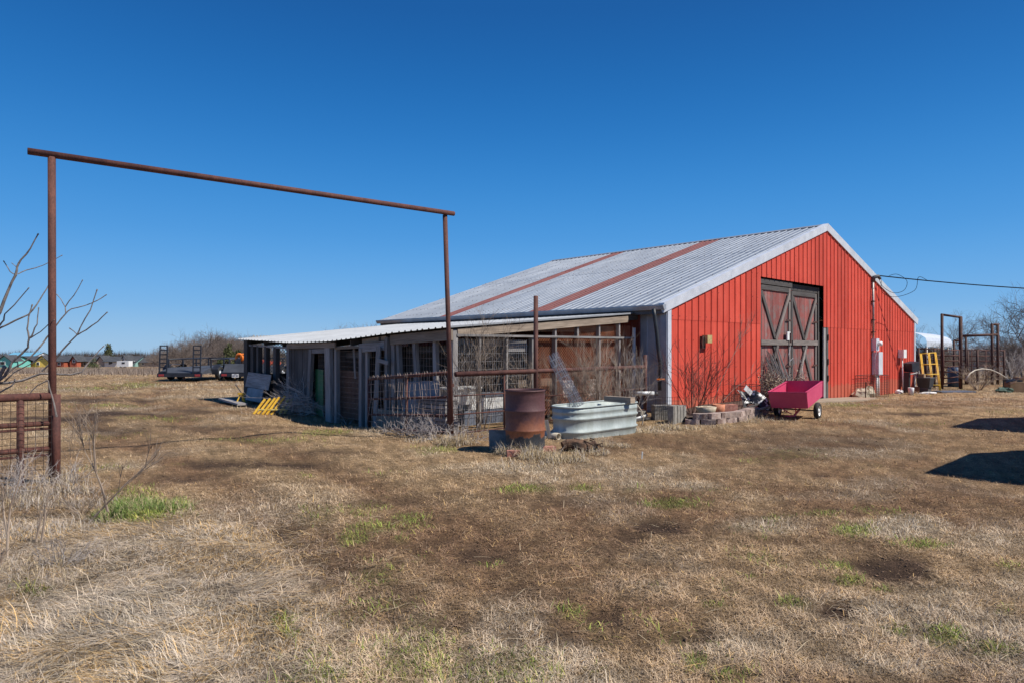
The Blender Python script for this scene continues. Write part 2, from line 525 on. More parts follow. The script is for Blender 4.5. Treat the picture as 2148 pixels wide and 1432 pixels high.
M['roof'] = mat_roof('galvanised_roof', (0.25, 0.28, 0.32), (0.34, 0.37, 0.41), (0.19, 0.185, 0.195), 0.5, 0.2)
M['roof_red'] = mat_roof('red_roof_sheet', (0.17, 0.045, 0.038), (0.225, 0.066, 0.054), (0.40, 0.055, 0.028), 0.6, 0.0)
M['pink'] = mat_roof('cart_paint', (0.52, 0.04, 0.12), (0.66, 0.085, 0.18), (0.30, 0.07, 0.06), 0.5, 0.0)
M['roof_white'] = mat_roof('pale_roof_sheet', (0.27, 0.285, 0.305), (0.37, 0.385, 0.405), (0.22, 0.22, 0.225), 0.55, 0.05)

def mat_drum():
    m, nt, bs = new_mat('rusty_drum')
    tc = nt.nodes.new('ShaderNodeTexCoord')
    sp = nt.nodes.new('ShaderNodeSeparateXYZ'); nt.links.new(tc.outputs['Object'], sp.inputs[0])
    n = noise(nt, tc.outputs['Object'], 7, 5)
    n2 = noise(nt, tc.outputs['Object'], 30, 3)
    ma = nt.nodes.new('ShaderNodeMath'); ma.operation = 'MULTIPLY_ADD'
    nt.links.new(n, ma.inputs[0]); ma.inputs[1].default_value = 0.34
    nt.links.new(sp.outputs['Z'], ma.inputs[2])
    mr = nt.nodes.new('ShaderNodeMapRange'); mr.inputs['From Min'].default_value = 0.08; mr.inputs['From Max'].default_value = 1.13
    nt.links.new(ma.outputs[0], mr.inputs['Value'])
    c = ramp(nt, mr.outputs[0], [(0.275, (0.03, 0.032, 0.037)), (0.30, (0.07, 0.06, 0.06)), (0.315, (0.27, 0.095, 0.04)), (0.44, (0.24, 0.085, 0.045)),
                                 (0.56, (0.115, 0.05, 0.05)), (0.95, (0.10, 0.042, 0.045))])
    c = mixc(nt, 0.4, c, ramp(nt, n2, [(0.3, (0.35, 0.3, 0.3)), (0.65, (1, 1, 1))]), 'MULTIPLY')
    nt.links.new(c, bs.inputs['Base Color'])
    bs.inputs['Roughness'].default_value = 0.6
    bump(nt, bs, n2, 0.15, 0.01)
    return m
M['drum'] = mat_drum()

def mat_tank():
    m, nt, bs = new_mat('galvanised_tank')
    v = coords(nt)
    n = noise(nt, v, 3, 5)
    c = ramp(nt, n, [(0.3, (0.32, 0.365, 0.352)), (0.7, (0.45, 0.495, 0.48))])
    v2 = coords(nt, scale=(9, 9, 1)); n2 = noise(nt, v2, 1, 4)
    c = mixc(nt, 0.45, c, ramp(nt, n2, [(0.3, (0.6, 0.6, 0.52)), (0.6, (1, 1, 1))]), 'MULTIPLY')
    nt.links.new(c, bs.inputs['Base Color'])
    bs.inputs['Roughness'].default_value = 0.5
    bs.inputs['Metallic'].default_value = 0.12
    bump(nt, bs, n, 0.25, 0.06)
    return m
M['tank'] = mat_tank()

# ------------------------------------------------------------------ ground
def pix(x, y):
    """ground-plane chart used to lay out the patches seen in the photograph"""
    y = np.maximum(y, 0.5)
    return CX + F * x / y, Y0 + F * H / y

GREEN = [(290, 1068, 85, 36, 1.3), (860, 1082, 60, 16, .9), (790, 1102, 60, 14, .9), (745, 1128, 34, 14, .9), (1100, 1027, 60, 9, .9), (1232, 1026, 34, 8, .9),
         (1420, 1056, 75, 10, .9), (1195, 1278, 40, 12, 1), (1240, 1306, 34, 14, 1), (590, 1298, 26, 20, 1), (610, 1325, 24, 14, .9),
         (1790, 1113, 40, 18, 1), (1930, 1146, 70, 13, .9), (1765, 1190, 46, 12, 1), (1785, 1216, 40, 16, 1), (1850, 1236, 30, 9, .9), (1500, 1268, 55, 11, 1),
         (1660, 1268, 40, 13, .9), (1980, 1342, 50, 24, 1), (2120, 1190, 60, 15, 1), (2110, 1278, 36, 18, .9), (1560, 1422, 70, 16, 1), (1460, 1392, 34, 20, .9),
         (640, 996, 30, 6, .8), (690, 905, 80, 9, .7), (905, 944, 50, 9, .9), (1785, 848, 60, 6, .9), (290, 806, 60, 6, .9), (180, 814, 70, 4, .7),
         (230, 850, 90, 4, .7), (310, 876, 90, 5, .6), (560, 920, 120, 6, .5), (690, 1412, 40, 18, .9), (1620, 1085, 40, 9, .7), (1750, 1075, 50, 9, .6),
         (2090, 1370, 60, 18, .8), (1890, 1330, 30, 12, .6), (1030, 1180, 30, 9, .5), (60, 1250, 60, 14, .6), (1250, 1400, 50, 12, .5), (840, 1130, 25, 8, .5)]
DIRT_AND_DARK = [(1930, 867, 70, 4, 1.1), (560, 972, 140, 11, 1.1), (600, 1112, 60, 38, .6), (1390, 1108, 60, 20, 1.1), (1320, 1128, 60, 18, .8), (1285, 1160, 80, 18, .7), (1275, 1288, 46, 20, 1),  # first entry: thin dark sliver of ground near the barn's right end
        (1860, 1196, 80, 26, 1.1), (1440, 1330, 70, 26, .8), (1760, 1285, 40, 22, 1), (940, 1306, 60, 22, .7), (1000, 1158, 90, 22, .7), (700, 950, 90, 8, .6),
        (120, 878, 120, 6, 1), (250, 866, 120, 6, .9), (400, 862, 70, 6, .7), (200, 838, 140, 4, .8), (380, 1000, 60, 8, .6), (1720, 995, 30, 6, .9),
        (560, 1240, 40, 18, .8), (430, 895, 160, 7, .6), (240, 900, 100, 7, .7), (1100, 1240, 90, 20, .5), (700, 1180, 60, 20, .5), (860, 1050, 120, 14, .45),
        (1200, 1330, 200, 40, .45), (1700, 930, 250, 24, .5), (1250, 950, 60, 8, .6), (1180, 1050, 160, 14, .45), (2000, 1020, 80, 14, .5)]
PALE = [(330, 1320, 480, 160, 1.0), (330, 1170, 260, 90, .8), (1900, 1108, 110, 24, 1), (2080, 1130, 90, 40, .7), (1330, 1018, 80, 12, .9), (1450, 1018, 70, 12, .8),
        (1150, 1010, 60, 8, .7), (600, 1060, 140, 40, .5), (1600, 1100, 90, 18, .8), (2000, 1250, 140, 40, .6), (1560, 1360, 150, 50, .7), (1850, 1400, 200, 30, .6),
        (1080, 985, 140, 14, .9), (1090, 1420, 60, 14, .5), (2120, 1230, 60, 40, .6), (660, 1400, 100, 50, .8)]

def ell(px, py, L, w):
    r = np.zeros_like(px)
    for (cx, cy, rx, ry, s) in L:
        d = np.sqrt(((px - cx) / rx) ** 2 + ((py - cy) / ry) ** 2)
        r = np.maximum(r, s * np.clip(1.35 - d + w, 0, 1))
    return r

def masks(x, y):
    px, py = pix(x, y)
    w = (fbm(x * 2.2, y * 1.6, 5, 4) - 0.5) * 1.9
    w2 = (fbm(x * 2.6, y * 2.0, 41, 4) - 0.5) * 1.9
    vis = (y > 1.0)
    gr = np.where(vis, ell(px, py, GREEN, w - .22), 0)
    di = np.where(vis, ell(px, py, DIRT_AND_DARK, w2), 0)
    pa = np.where(vis, ell(px, py, PALE, w * 0.6), 0)
    n1 = fbm(x * 0.45, y * 0.45, 60, 4); n2 = fbm(x * 1.7, y * 1.7, 71, 4)
    br = np.clip((0.6 * n1 + 0.4 * n2 - 0.42) * 3.4, 0, 1)
    br = br + .75 * rut(x, y) * (.5 + fbm(x * 1.5, y * 1.5, 77, 3))
    br = br + np.where(vis, 0.55 * np.clip(1.2 - np.sqrt(((px - 1080) / 430) ** 2 + ((py - 1185) / 150) ** 2) + w * .5, 0, 1) + 0.4 * np.clip(1.2 - np.sqrt(((px - 1750) / 300) ** 2 + ((py - 930) / 60) ** 2) + w2 * .5, 0, 1), 0) * (1 - 0.6 * pa)
    br = np.clip(br + 0.25 * sm((px - 700) / 500) * sm((py - 850) / 100), 0, 1) * (1 - 0.8 * np.clip(pa, 0, 1))
    gr = np.maximum(gr, 0.3 * np.clip((fbm(x * 1.1, y * 1.1, 90, 4) - 0.68) * 9, 0, 1))
    gr = np.clip(gr, 0, 1) * (1 - 0.7 * np.clip(di, 0, 1))
    pa = np.maximum(pa, np.clip((fbm(x * 0.8, y * 0.8, 120, 3) - 0.56) * 4, 0, 0.7))
    return np.clip(gr, 0, 1), np.clip(di, 0, 1), np.clip(pa, 0, 1), br

def build_ground():
    an = np.concatenate([np.linspace(-math.pi, -0.95, 60, endpoint=False), np.linspace(-0.95, 0.95, 620, endpoint=False), np.linspace(0.95, math.pi, 60, endpoint=False)])
    ra = np.geomspace(0.6, 2500, 360)
    A, R = np.meshgrid(an, ra)
    x = np.sin(A) * R; y = np.cos(A) * R
    x = x.ravel(); y = y.ravel()
    z = terr(x, y)
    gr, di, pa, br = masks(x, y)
    fade = np.exp(-np.hypot(x, y) / 14.0)
    z = z + fade * (0.05 * (fbm(x * 3, y * 3, 9, 3) - 0.5) * (1 + di * 1.5) + 0.018 * (fbm(x * 14, y * 14, 19, 2) - 0.5) - 0.025 * di)
    n = fbm(x * 5, y * 5, 33, 3)[:, None]
    thatch = np.array([0.36, 0.247, 0.135]) * (0.75 + 0.5 * n)
    brown = np.array([0.225, 0.138, 0.076]) * (0.75 + 0.5 * n)
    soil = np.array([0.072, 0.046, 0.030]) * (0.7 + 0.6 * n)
    pale = np.array([0.36, 0.285, 0.195]) * (0.8 + 0.4 * n)
    green = np.array([0.17, 0.165, 0.05]) * (0.8 + 0.4 * n)
    cs = np.clip((fbm(x * 8.5, y * 7.0, 510, 3) - .5) * 3.2 + .5, 0, 1)
    c = thatch + (brown - thatch) * br[:, None]
    c = c * (.66 + .5 * cs)[:, None]
    c = c + (pale - c) * (pa * 0.75)[:, None]
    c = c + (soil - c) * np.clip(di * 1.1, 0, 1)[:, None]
    c = c + (green - c) * (gr * 0.75)[:, None]
    na, nr = len(an), len(ra)
    i = np.arange(nr - 1)[:, None] * na; k = np.arange(na)[None, :]; k2 = (k + 1) % na
    faces = np.stack([i + k, i + k2, i + na + k2, i + na + k], -1).reshape(-1, 4)
    nv = len(x)
    verts = np.concatenate([np.stack([x, y, z], 1), [[0, 0, float(z[:na].mean())]]])
    cen = np.stack([np.full(na, nv), (np.arange(na) + 1) % na, np.arange(na)], 1)
    me = bpy.data.meshes.new('ground')
    me.vertices.add(nv + 1); me.vertices.foreach_set('co', verts.astype(np.float32).ravel())
    nl = faces.size + cen.size
    me.loops.add(nl)
    me.loops.foreach_set('vertex_index', np.concatenate([faces[:, ::-1].ravel(), cen[:, ::-1].ravel()]).astype(np.int32))
    me.polygons.add(len(faces) + na)
    me.polygons.foreach_set('loop_start', np.concatenate([np.arange(len(faces)) * 4, faces.size + np.arange(na) * 3]).astype(np.int32))
    me.update(calc_edges=True); me.validate()
    if me.polygons[0].normal.z < 0: me.flip_normals()
    at_ = me.color_attributes.new('Col', 'FLOAT_COLOR', 'POINT')
    cc = np.ones((nv + 1, 4), np.float32); cc[:nv, :3] = c; cc[nv, :3] = c[0]
    at_.data.foreach_set('color', cc.ravel())
    me.polygons.foreach_set('use_smooth', [True] * len(me.polygons))
    m, nt, bs = new_mat('dry_ground')
    a = nt.nodes.new('ShaderNodeAttribute'); a.attribute_name = 'Col'
    v = coords(nt, rnd=False)
    nn = noise(nt, v, 9, 6, 0.7); n3 = noise(nt, v, 55, 4, 0.7)
    c1 = mixc(nt, 0.75, a.outputs['Color'], ramp(nt, nn, [(0.28, (0.45, 0.42, 0.4)), (0.7, (1.35, 1.33, 1.3))]), 'MULTIPLY')
    c1 = mixc(nt, 0.8, c1, ramp(nt, n3, [(0.3, (0.4, 0.38, 0.36)), (0.7, (1.4, 1.38, 1.35))]), 'MULTIPLY')
    nt.links.new(c1, bs.inputs['Base Color'])
    bs.inputs['Roughness'].default_value = 0.95
    bs.inputs['Specular IOR Level'].default_value = 0.15
    bump(nt, bs, n3, 0.8, 0.03)
    me.materials.append(m)
    o = bpy.data.objects.new('ground', me); col.objects.link(o)
    tag(o, 'dry tan pasture with green tufts and dark bare dirt patches', None, None, 'structure')
build_ground()

# ------------------------------------------------------------------ barn
YAW = 0.75
g = Vector((math.cos(YAW), math.sin(YAW), 0))        # along the gable wall, to the right and away
a = Vector((-g.y, g.x, 0))                            # along the ridge, to the left and away
BO = Vector((3.80, 16.07, 0))
BW, BL = 18.288, 12.5
EL, ER, RZ = 2.55, 2.72, 5.52

def GB(s, z, out=0.0):
    p = BO + g * s - a * out
    return Vector((p.x, p.y, z))
def BA(s, t, z):
    p = BO + g * s + a * t
    return Vector((p.x, p.y, z))
def roofline(s):
    return EL + (RZ - EL) * s / (BW / 2) if s < BW / 2 else RZ + (ER - RZ) * (s - BW / 2) / (BW / 2)

barn = thing('barn', GB(9.1, -0.2), 'big red metal barn with silver gable roof and wooden double door', 'barn')

def base_z(s):
    p = GB(s, 0); return tz(p.x, p.y) - 0.06

def gable_panel(s0, s1, zb, zt, out, ribs=True, mat='red', tt=0.0, name='wall_panel'):
    pts = [(s0, 0.0)]
    k = math.ceil((s0 - 0.02) / 0.3048)
    while ribs and k * 0.3048 + 0.02 < s1 - 0.04:
        r = k * 0.3048 + 0.05
        if r - 0.028 > s0 and r + 0.028 < s1:
            pts += [(r - 0.028, 0), (r - 0.012, 0.024), (r + 0.012, 0.024), (r + 0.028, 0)]
        k += 1
    pts.append((s1, 0.0))
    mb = MB(); vs = []; fs = []
    if s0 < BW / 2 < s1:
        pts.append((BW / 2, 0.0)); pts.sort()
    for (s, o_) in pts:
        b = GB(s, zb(s), out + o_); t = GB(s, zt(s), out + o_)
        vs += [b + a * tt, t + a * tt]
    for i in range(len(pts) - 1):
        fs.append((2 * i, 2 * i + 2, 2 * i + 3, 2 * i + 1))
    # thin returns so the sheet has a lower and side edge
    n0 = len(vs)
    mb.add(vs, fs)
    mb.add([vs[0], vs[1], vs[1] + a * 0.02, vs[0] + a * 0.02], [(0, 1, 2, 3)])
    mb.add([vs[-2], vs[-1], vs[-1] + a * 0.02, vs[-2] + a * 0.02], [(3, 2, 1, 0)])
    mb.build(name, M[mat], barn)

PW = 0.9144
SEAM = 2.27
D0, D1 = 4.572, 8.95
for k in range(20):
    s0, s1 = k * PW, (k + 1) * PW
    j = random.uniform(-0.003, 0.003)
    lo = lambda s: base_z(s)
    rl = lambda s: roofline(s) - 0.01
    if k < 5 or k >= 10:
        q0 = 9.34 if k == 10 else s0
        gable_panel(q0, s1, lo, lambda s: SEAM + j, 0.0)
        gable_panel(s0, s1, lambda s: SEAM - 0.03 + j, rl, 0.006)
    else:
        if k == 9:
            gable_panel(D1, s1, lambda s: SEAM - 0.03, rl, 0.006)
            gable_panel(s0, D1, lambda s: 3.60 + j, rl, 0.006)
        else:
            gable_panel(s0, s1, lambda s: 3.60 + j, rl, 0.006)
# screw rows on the gable
mb = MB()
for zrow in (0.35, 1.05, 1.75, 2.33, 3.0, 3.68, 4.4, 5.0):
    for k in range(60):
        s = k * 0.3048 + 0.10
        if zrow > roofline(s) - 0.1 or (D0 < s < 9.4 and zrow < 3.6): continue
        if random.random() < 0.15: continue
        c = GB(s + random.uniform(-.02, .02), zrow + random.uniform(-.015, .015), 0.010)
        mb.box(c, 0.016, 0.014, 0.016, g)
mb.build('siding_screws', M['rust_dark'], barn, kind='stuff')
# far gable and side walls
gable_panel(0, BW, lambda s: -0.6, lambda s: roofline(s) - 0.01, -BL, ribs=False, mat='red', name='rear_gable_wall')
mbw = MB()
p0, p1 = BA(BW, 0.02, -0.7), BA(BW, BL, -0.7)
mbw.bar(p0 + Vector((0, 0, 1.76)), p1 + Vector((0, 0, 1.76)), 0.04, 3.52, g)
mbw.build('right_side_wall', M['red'], barn)
# left long wall, sheet by sheet
def side_panel(t0, t1, mat):
    mb = MB(); pts = [(t0, 0)]
    k = 0
    r = t0 + 0.04
    while r < t1 - 0.03:
        pts += [(r - 0.025, 0), (r - 0.01, 0.02), (r + 0.01, 0.02), (r + 0.025, 0)]
        r += 0.2286
    pts.append((t1, 0))
    vs = []; fs = []
    for (t, o_) in pts:
        vs += [BA(-o_, t, -0.5), BA(-o_, t, EL - 0.02)]
    for i in range(len(pts) - 1): fs.append((2 * i + 2, 2 * i, 2 * i + 1, 2 * i + 3))
    mb.add(vs, fs); mb.build('side_panel', M[mat], barn)
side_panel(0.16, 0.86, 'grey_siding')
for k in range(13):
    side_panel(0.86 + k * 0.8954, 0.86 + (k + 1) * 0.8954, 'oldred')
# corner trims
mb = MB(); mb.bar(GB(-0.055, base_z(0), 0.018), GB(-0.055, EL - 0.02, 0.018), 0.15, 0.03, g); mb.build('corner_trim', M['white_metal'], barn)
mb = MB(); mb.bar(BA(-0.145, 0.075, base_z(0)), BA(-0.145, 0.075, EL - 0.08), 0.17, 0.02, a); mb.build('corner_flashing', M['grey_siding'], barn)
mb = MB(); mb.bar(GB(BW + 0.045, base_z(BW), 0.018), GB(BW + 0.045, ER - 0.02, 0.018), 0.14, 0.03, g); mb.build('corner_trim', M['white_metal'], barn)
# roof
def roof_z(s):
    return roofline(s) + 0.13
edges = list(np.linspace(-0.06, 3.76, 5)) + list(np.linspace(4.58, 8.20, 5)) + list(np.linspace(8.86, BL + 0.06, 5))
EAVE_S = -0.34
def roof_panel(t0, t1, sa, sb, mat, lift):
    pts = [(t0, 0)]
    n = max(2, round((t1 - t0) / 0.2286))
    for i in range(n):
        r = t0 + (i + 0.5) * (t1 - t0) / n
        pts += [(r - 0.035, 0), (r - 0.014, 0.020), (r + 0.014, 0.020), (r + 0.035, 0)]
    pts.append((t1, 0))
    vs = []; fs = []
    N = 4
    for (t, h) in pts:
        for i in range(N + 1):
            s = sa + (sb - sa) * i / N
            vs.append(BA(s, t, roof_z(s) + h + lift + random.uniform(-.0015, .0015)))
    for i in range(len(pts) - 1):
        for j in range(N):
            q = i * (N + 1) + j
            fs.append((q, q + 1, q + N + 2, q + N + 1))
    if sa > sb: fs = [f[::-1] for f in fs]
    mb = MB(); mb.add(vs, [f[::-1] for f in fs])
    # turned-down lower lip gives the sheet a visible edge
    m = len(pts)
    lip = []
    for i in range(m):
        lip += [vs[i * (N + 1)], vs[i * (N + 1)] - Vector((0, 0, 0.012))]
    mb.add(lip, [(2 * i, 2 * i + 2, 2 * i + 3, 2 * i + 1) for i in range(m - 1)])
    mb.build('roof_panel', M[mat], barn)
screws = MB()
LAPS = {0: 6.1, 1: 5.6, 2: 5.9}
for k in range(14):
    t0, t1 = edges[k], edges[k + 1]
    red = k in (4, 9)
    mat = 'roof_red' if red else 'roof'
    lap = 4.6 + (k % 3) * 0.06 + (1.2 if k in (4, 9) else 0) + (0.9 if k < 4 else 0)
    roof_panel(t0, t1, EAVE_S, lap + 0.12, mat, 0.0)
    roof_panel(t0, t1, lap, BW / 2, mat, 0.008)
    roof_panel(t0, t1, BW + 0.34, BW / 2, mat, 0.0)
    for row in range(12):
        s = 0.05 + row * 0.80
        n = max(2, round((t1 - t0) / 0.2286))
        for i in range(n):
            if random.random() < 0.25: continue
            t = t0 + (i + 0.5) * (t1 - t0) / n
            screws.box(BA(s + random.uniform(-.02, .02), t, roof_z(s) + 0.034 + (0.008 if s > lap else 0)), 0.022, 0.018, 0.014, g)
screws.build('roof_screws', M['rust_dark'], barn, kind='stuff')
# ridge cap
for i in range(4):
    t0 = -0.07 + i * (BL + 0.14) / 4; t1 = -0.07 + (i + 1) * (BL + 0.14) / 4
    mb = MB()
    s0, s1, sc_ = BW / 2 - 0.2, BW / 2 + 0.2, BW / 2
    vs = []
    for t in (t0, t1):
        vs += [BA(s0, t, roof_z(s0) + 0.036), BA(sc_, t, roof_z(sc_) + 0.045), BA(s1, t, roof_z(s1) + 0.036)]
    mb.add(vs, [(0, 1, 4, 3), (1, 2, 5, 4)]); mb.build('ridge_cap', M['roof'], barn)
# rake trims (both slopes), in lengths
def rake(s0, s1):
    mb = MB()
    z0, z1 = roof_z(s0) - 0.075, roof_z(s1) - 0.075
    vs = []
    for s, z in ((s0, z0), (s1, z1)):
        vs += [GB(s, z - 0.115, 0.055), GB(s, z + 0.125, 0.075), GB(s, z + 0.125, -0.10), GB(s, z - 0.115, 0.028)]
    mb.add(vs, [(0, 4, 5, 1), (1, 5, 6, 2), (3, 7, 4, 0), (2, 6, 7, 3), (0, 1, 2, 3), (7, 6, 5, 4)])
    mb.build('rake_trim', M['white_metal'], barn)
for i in range(3):
    L0 = EAVE_S; L1 = BW / 2
    rake(L0 + (L1 - L0) * i / 3, L0 + (L1 - L0) * (i + 1) / 3 - 0.006)
for i in range(3):
    L0 = BW / 2; L1 = BW + 0.36
    rake(L0 + (L1 - L0) * i / 3, L0 + (L1 - L0) * (i + 1) / 3 - 0.006)
# eave: fascia, gutter, downspout
mb = MB(); mb.bar(BA(-0.27, -0.03, EL - 0.10), BA(-0.27, BL, EL - 0.10), 0.04, 0.17, g); mb.build('fascia', M['fascia'], barn)
mb = MB(); mb.bar(BA(-0.10, -0.02, EL - 0.05), BA(-0.10, BL, EL - 0.05), 0.30, 0.02, g); mb.build('soffit', M['fascia'], barn)
mb = MB()
pr = [(-0.30, 0.0), (-0.30, -0.12), (-0.38, -0.12), (-0.43, -0.03), (-0.43, 0.0), (-0.42, 0.0), (-0.42, -0.03), (-0.375, -0.112), (-0.31, -0.112), (-0.31, 0.0)]
vs = []
for t in (-0.10, BL + 0.1):
    vs += [BA(s, t, EL + 0.03 + z) for (s, z) in pr]
n = len(pr)
mb.add(vs, [(i, (i + 1) % n, n + (i + 1) % n, n + i) for i in range(n)] + [(0, 1, 2, 3, 4)[::-1], (n, n + 1, n + 2, n + 3, n + 4)])
mb.build('gutter', M['gutter'], barn)
Zd = 15.75
mb = MB()
mb.poly([at(1371, 648, Zd), at(1373, 664, Zd), at(1378, 700, Zd), at(1382, 742, Zd), at(1385, 760, Zd), at(1385, 790, Zd), at(1384, 800, Zd), at(1384, 818, Zd)], 0.045, 10)
mb.build('downspout', M['blackplastic'], barn, True)
mb = MB(); mb.bar(at(1377, 794.5, Zd - .06), at(1394, 794.5, Zd - .06), 0.03, 0.05, UP); mb.build('pipe_strap', M['orange'], barn)

# big door: two leaves of planks with X braces
def leaf(s0, s1, z0, z1, out, name_seed):
    root = MB(); root.bar(GB((s0 + s1) / 2, z0 + .02, out - 0.03), GB((s0 + s1) / 2, z1 - .02, out - 0.03), s1 - s0 - 0.02, 0.012, g)
    d = root.build('door', M['wood_dark'], barn)
    n = 11
    w = (s1 - s0) / n
    for i in range(n):
        c = s0 + (i + .5) * w
        mb = MB()
        o_ = out + random.uniform(-.004, .004)
        mb.bar(GB(c, z0 + random.uniform(0, .03), o_), GB(c, z1 - random.uniform(0, .02), o_), w - 0.008, 0.022, g)
        mb.build('plank', M['wood_red'], d)
    def brace(sa, za, sb, zb, o_, w_=0.13, mat='wood_mid'):
        mb = MB(); mb.bar(GB(sa, za, o_), GB(sb, zb, o_), w_, 0.035, g if abs(sa - sb) < .05 else None)
        if abs(sa - sb) >= .05:
            mb = MB(); dd = (GB(sb, zb, o_) - GB(sa, za, o_)).normalized(); sd = dd.cross(a)
            mb.bar(GB(sa, za, o_), GB(sb, zb, o_), w_, 0.035, sd)
        mb.build('brace', M[mat], d)
    f = out + 0.032
    brace(s0 + .06, z0 + .05, s0 + .06, z1 - .02, f, 0.12, 'wood_dark')
    brace(s1 - .06, z0 + .05, s1 - .06, z1 - .02, f, 0.12)
    brace(s0 + .125, z1 - .08, s1 - .125, z1 - .08, f, 0.14, 'wood_dark')
    brace(s0 + .125, z0 + .12, s1 - .125, z0 + .12, f, 0.14)
    zm = 1.72
    brace(s0 + .02, zm, s1 - .02, zm, f + 0.040, 0.15)
    cm = (s0 + s1) / 2
    brace(s0 + .13, z1 - .2, cm + .02, zm + .08, f + .001, 0.12, 'wood_dark')  # falling brace: its shaded look is put into the darker wood
    brace(s1 - .13, z1 - .2, cm - .02, zm + .08, f + .037, 0.12)
    brace(cm - .1, zm - .08, s1 - .13, z0 + .22, f + .001, 0.12, 'wood_dark')  # lower falling brace, shade likewise painted by the darker wood
    brace(cm + .1, zm - .08, s0 + .13, z0 + .22, f + .037, 0.12)
    mb = MB()
    for zz in (0.5, 1.0, 2.4, 3.0):
        mb.bar(GB(s1 - .3, zz, f + .022), GB(s1 + .02, zz, f + .022), 0.05, 0.008, UP)
    mb.build('hinge_strap', M['rust_dark'], d)
    return d
leaf(4.62, 6.62, -0.16, 3.40, -0.10, 1)
leaf(6.74, 8.62, -0.18, 3.34, -0.13, 2)
for (sa, za, sb, zb, w_, out, mat) in ((4.58, 3.49, 6.7, 3.49, .15, -0.06, 'wood_dark'), (6.72, 3.45, 8.93, 3.45, .2, -0.16, 'wood_dark')):
    mb = MB(); mb.bar(GB(sa, za, out), GB(sb, zb, out), w_, 0.05, UP); mb.build('door_header', M[mat], barn)
for (s, w_, out, mat, zt) in ((9.08, .17, -0.03, 'wood', 3.4), (8.86, .09, -0.14, 'wood_dark', 3.55), (9.25, .16, -0.015, 'wood_dark', 2.24), (4.50, .12, -0.05, 'wood_dark', 3.55)):
    if s == 9.08: zt = 2.24
    mb = MB(); mb.bar(GB(s, -0.3, out), GB(s, zt, out), w_, 0.04, g); mb.build('door_jamb', M[mat], barn)
for zz in (0.55, 1.1, 1.9):
    mb = MB(); mb.box(GB(9.26, zz, 0.02), 0.06, 0.05, 0.2, g); mb.build('hinge', M['rust_dark'], barn)
mb = MB(); mb.box(GB(6.35, 1.92, 0.0), 0.20, 0.04, 0.26, g); mb.build('door_notice', M['whiteplastic'], barn)
mb = MB(); mb.box(GB(6.43, 1.86, 0.035), 0.05, 0.03, 0.30, g); mb.build('door_latch', M['rust_dark'], barn)
# chain on the door
mb = MB()
mb.poly([GB(6.45, 1.6, .02), GB(6.25, 1.35, .06), GB(6.3, 1.15, .06), GB(6.55, 1.25, .05), GB(6.6, 1.05, .05)], 0.012, 5); mb.build('door_chain', M['wire_bright'], barn)

# floodlight and electrical gear on the gable
mb = MB(); mb.box(GB(1.52, 1.78, 0.10), 0.22, 0.16, 0.2, g); mb.build('floodlight', M['tan_plastic'], barn)
mb = MB(); mb.box(GB(1.38, 1.70, 0.05), 0.13, 0.08, 0.30, g); mb.build('floodlight_bracket', M['rust_dark'], barn)
cs = 13.3
mb = MB(); mb.poly([GB(cs, 1.9, 0.07), GB(cs - .03, 4.06, 0.07)], 0.04, 10); mb.build('service_mast', M['conduit'], barn, True)
mb = MB(); mb.poly([GB(cs - .03, 4.04, 0.07), GB(cs - .02, 4.2, 0.10), GB(cs + .1, 4.24, 0.2), GB(cs + .2, 4.14, 0.25)], [0.06, 0.075, 0.07, 0.05], 10); mb.build('weatherhead', M['fascia'], barn, True)
for zz in (2.15, 2.6, 3.3): 
    mb = MB(); mb.box(GB(cs - .01, zz, 0.06), 0.18, 0.12, 0.035, g); mb.build('mast_clamp', M['rust_dark'], barn)
mb = MB(); mb.box(GB(13.42, 1.68, 0.10), 0.30, 0.18, 0.46, g); e = mb.build('meter_box', M['greybox'], barn)
mb = MB(); mb.disc(GB(13.45, 1.72, 0.25), -a, 0.085, 0.14); mb.build('meter', M['whiteplastic'], e, True)
mb = MB(); mb.box(GB(13.55, 0.98, 0.13), 0.42, 0.24, 0.86, g); mb.build('electric_panel', M['greybox'], barn)
mb = MB(); mb.tube(GB(13.44, -0.3, 0.14), GB(13.44, 0.56, 0.14), 0.045); mb.tube(GB(13.68, -0.3, 0.14), GB(13.64, 0.56, 0.14), 0.03); mb.build('conduit_pipe', M['pvc'], barn, True)
mb = MB(); mb.poly([GB(13.25, 1.45, 0.2), GB(13.08, 1.15, 0.2), GB(13.04, 0.8, 0.2), GB(13.1, 0.55, 0.2), GB(13.35, 0.4, 0.18)], 0.012, 5); mb.build('ground_wire', M['wire_bright'], barn)
mb = MB(); mb.box(GB(16.40, 1.33, 0.12), 0.36, 0.22, 0.34, g); mb.build('junction_box', M['whiteplastic'], barn)
mb = MB(); mb.tube(GB(16.45, -0.25, 0.14), GB(16.38, 1.16, 0.12), 0.028); mb.build('riser_pipe', M['pvc'], barn, True)
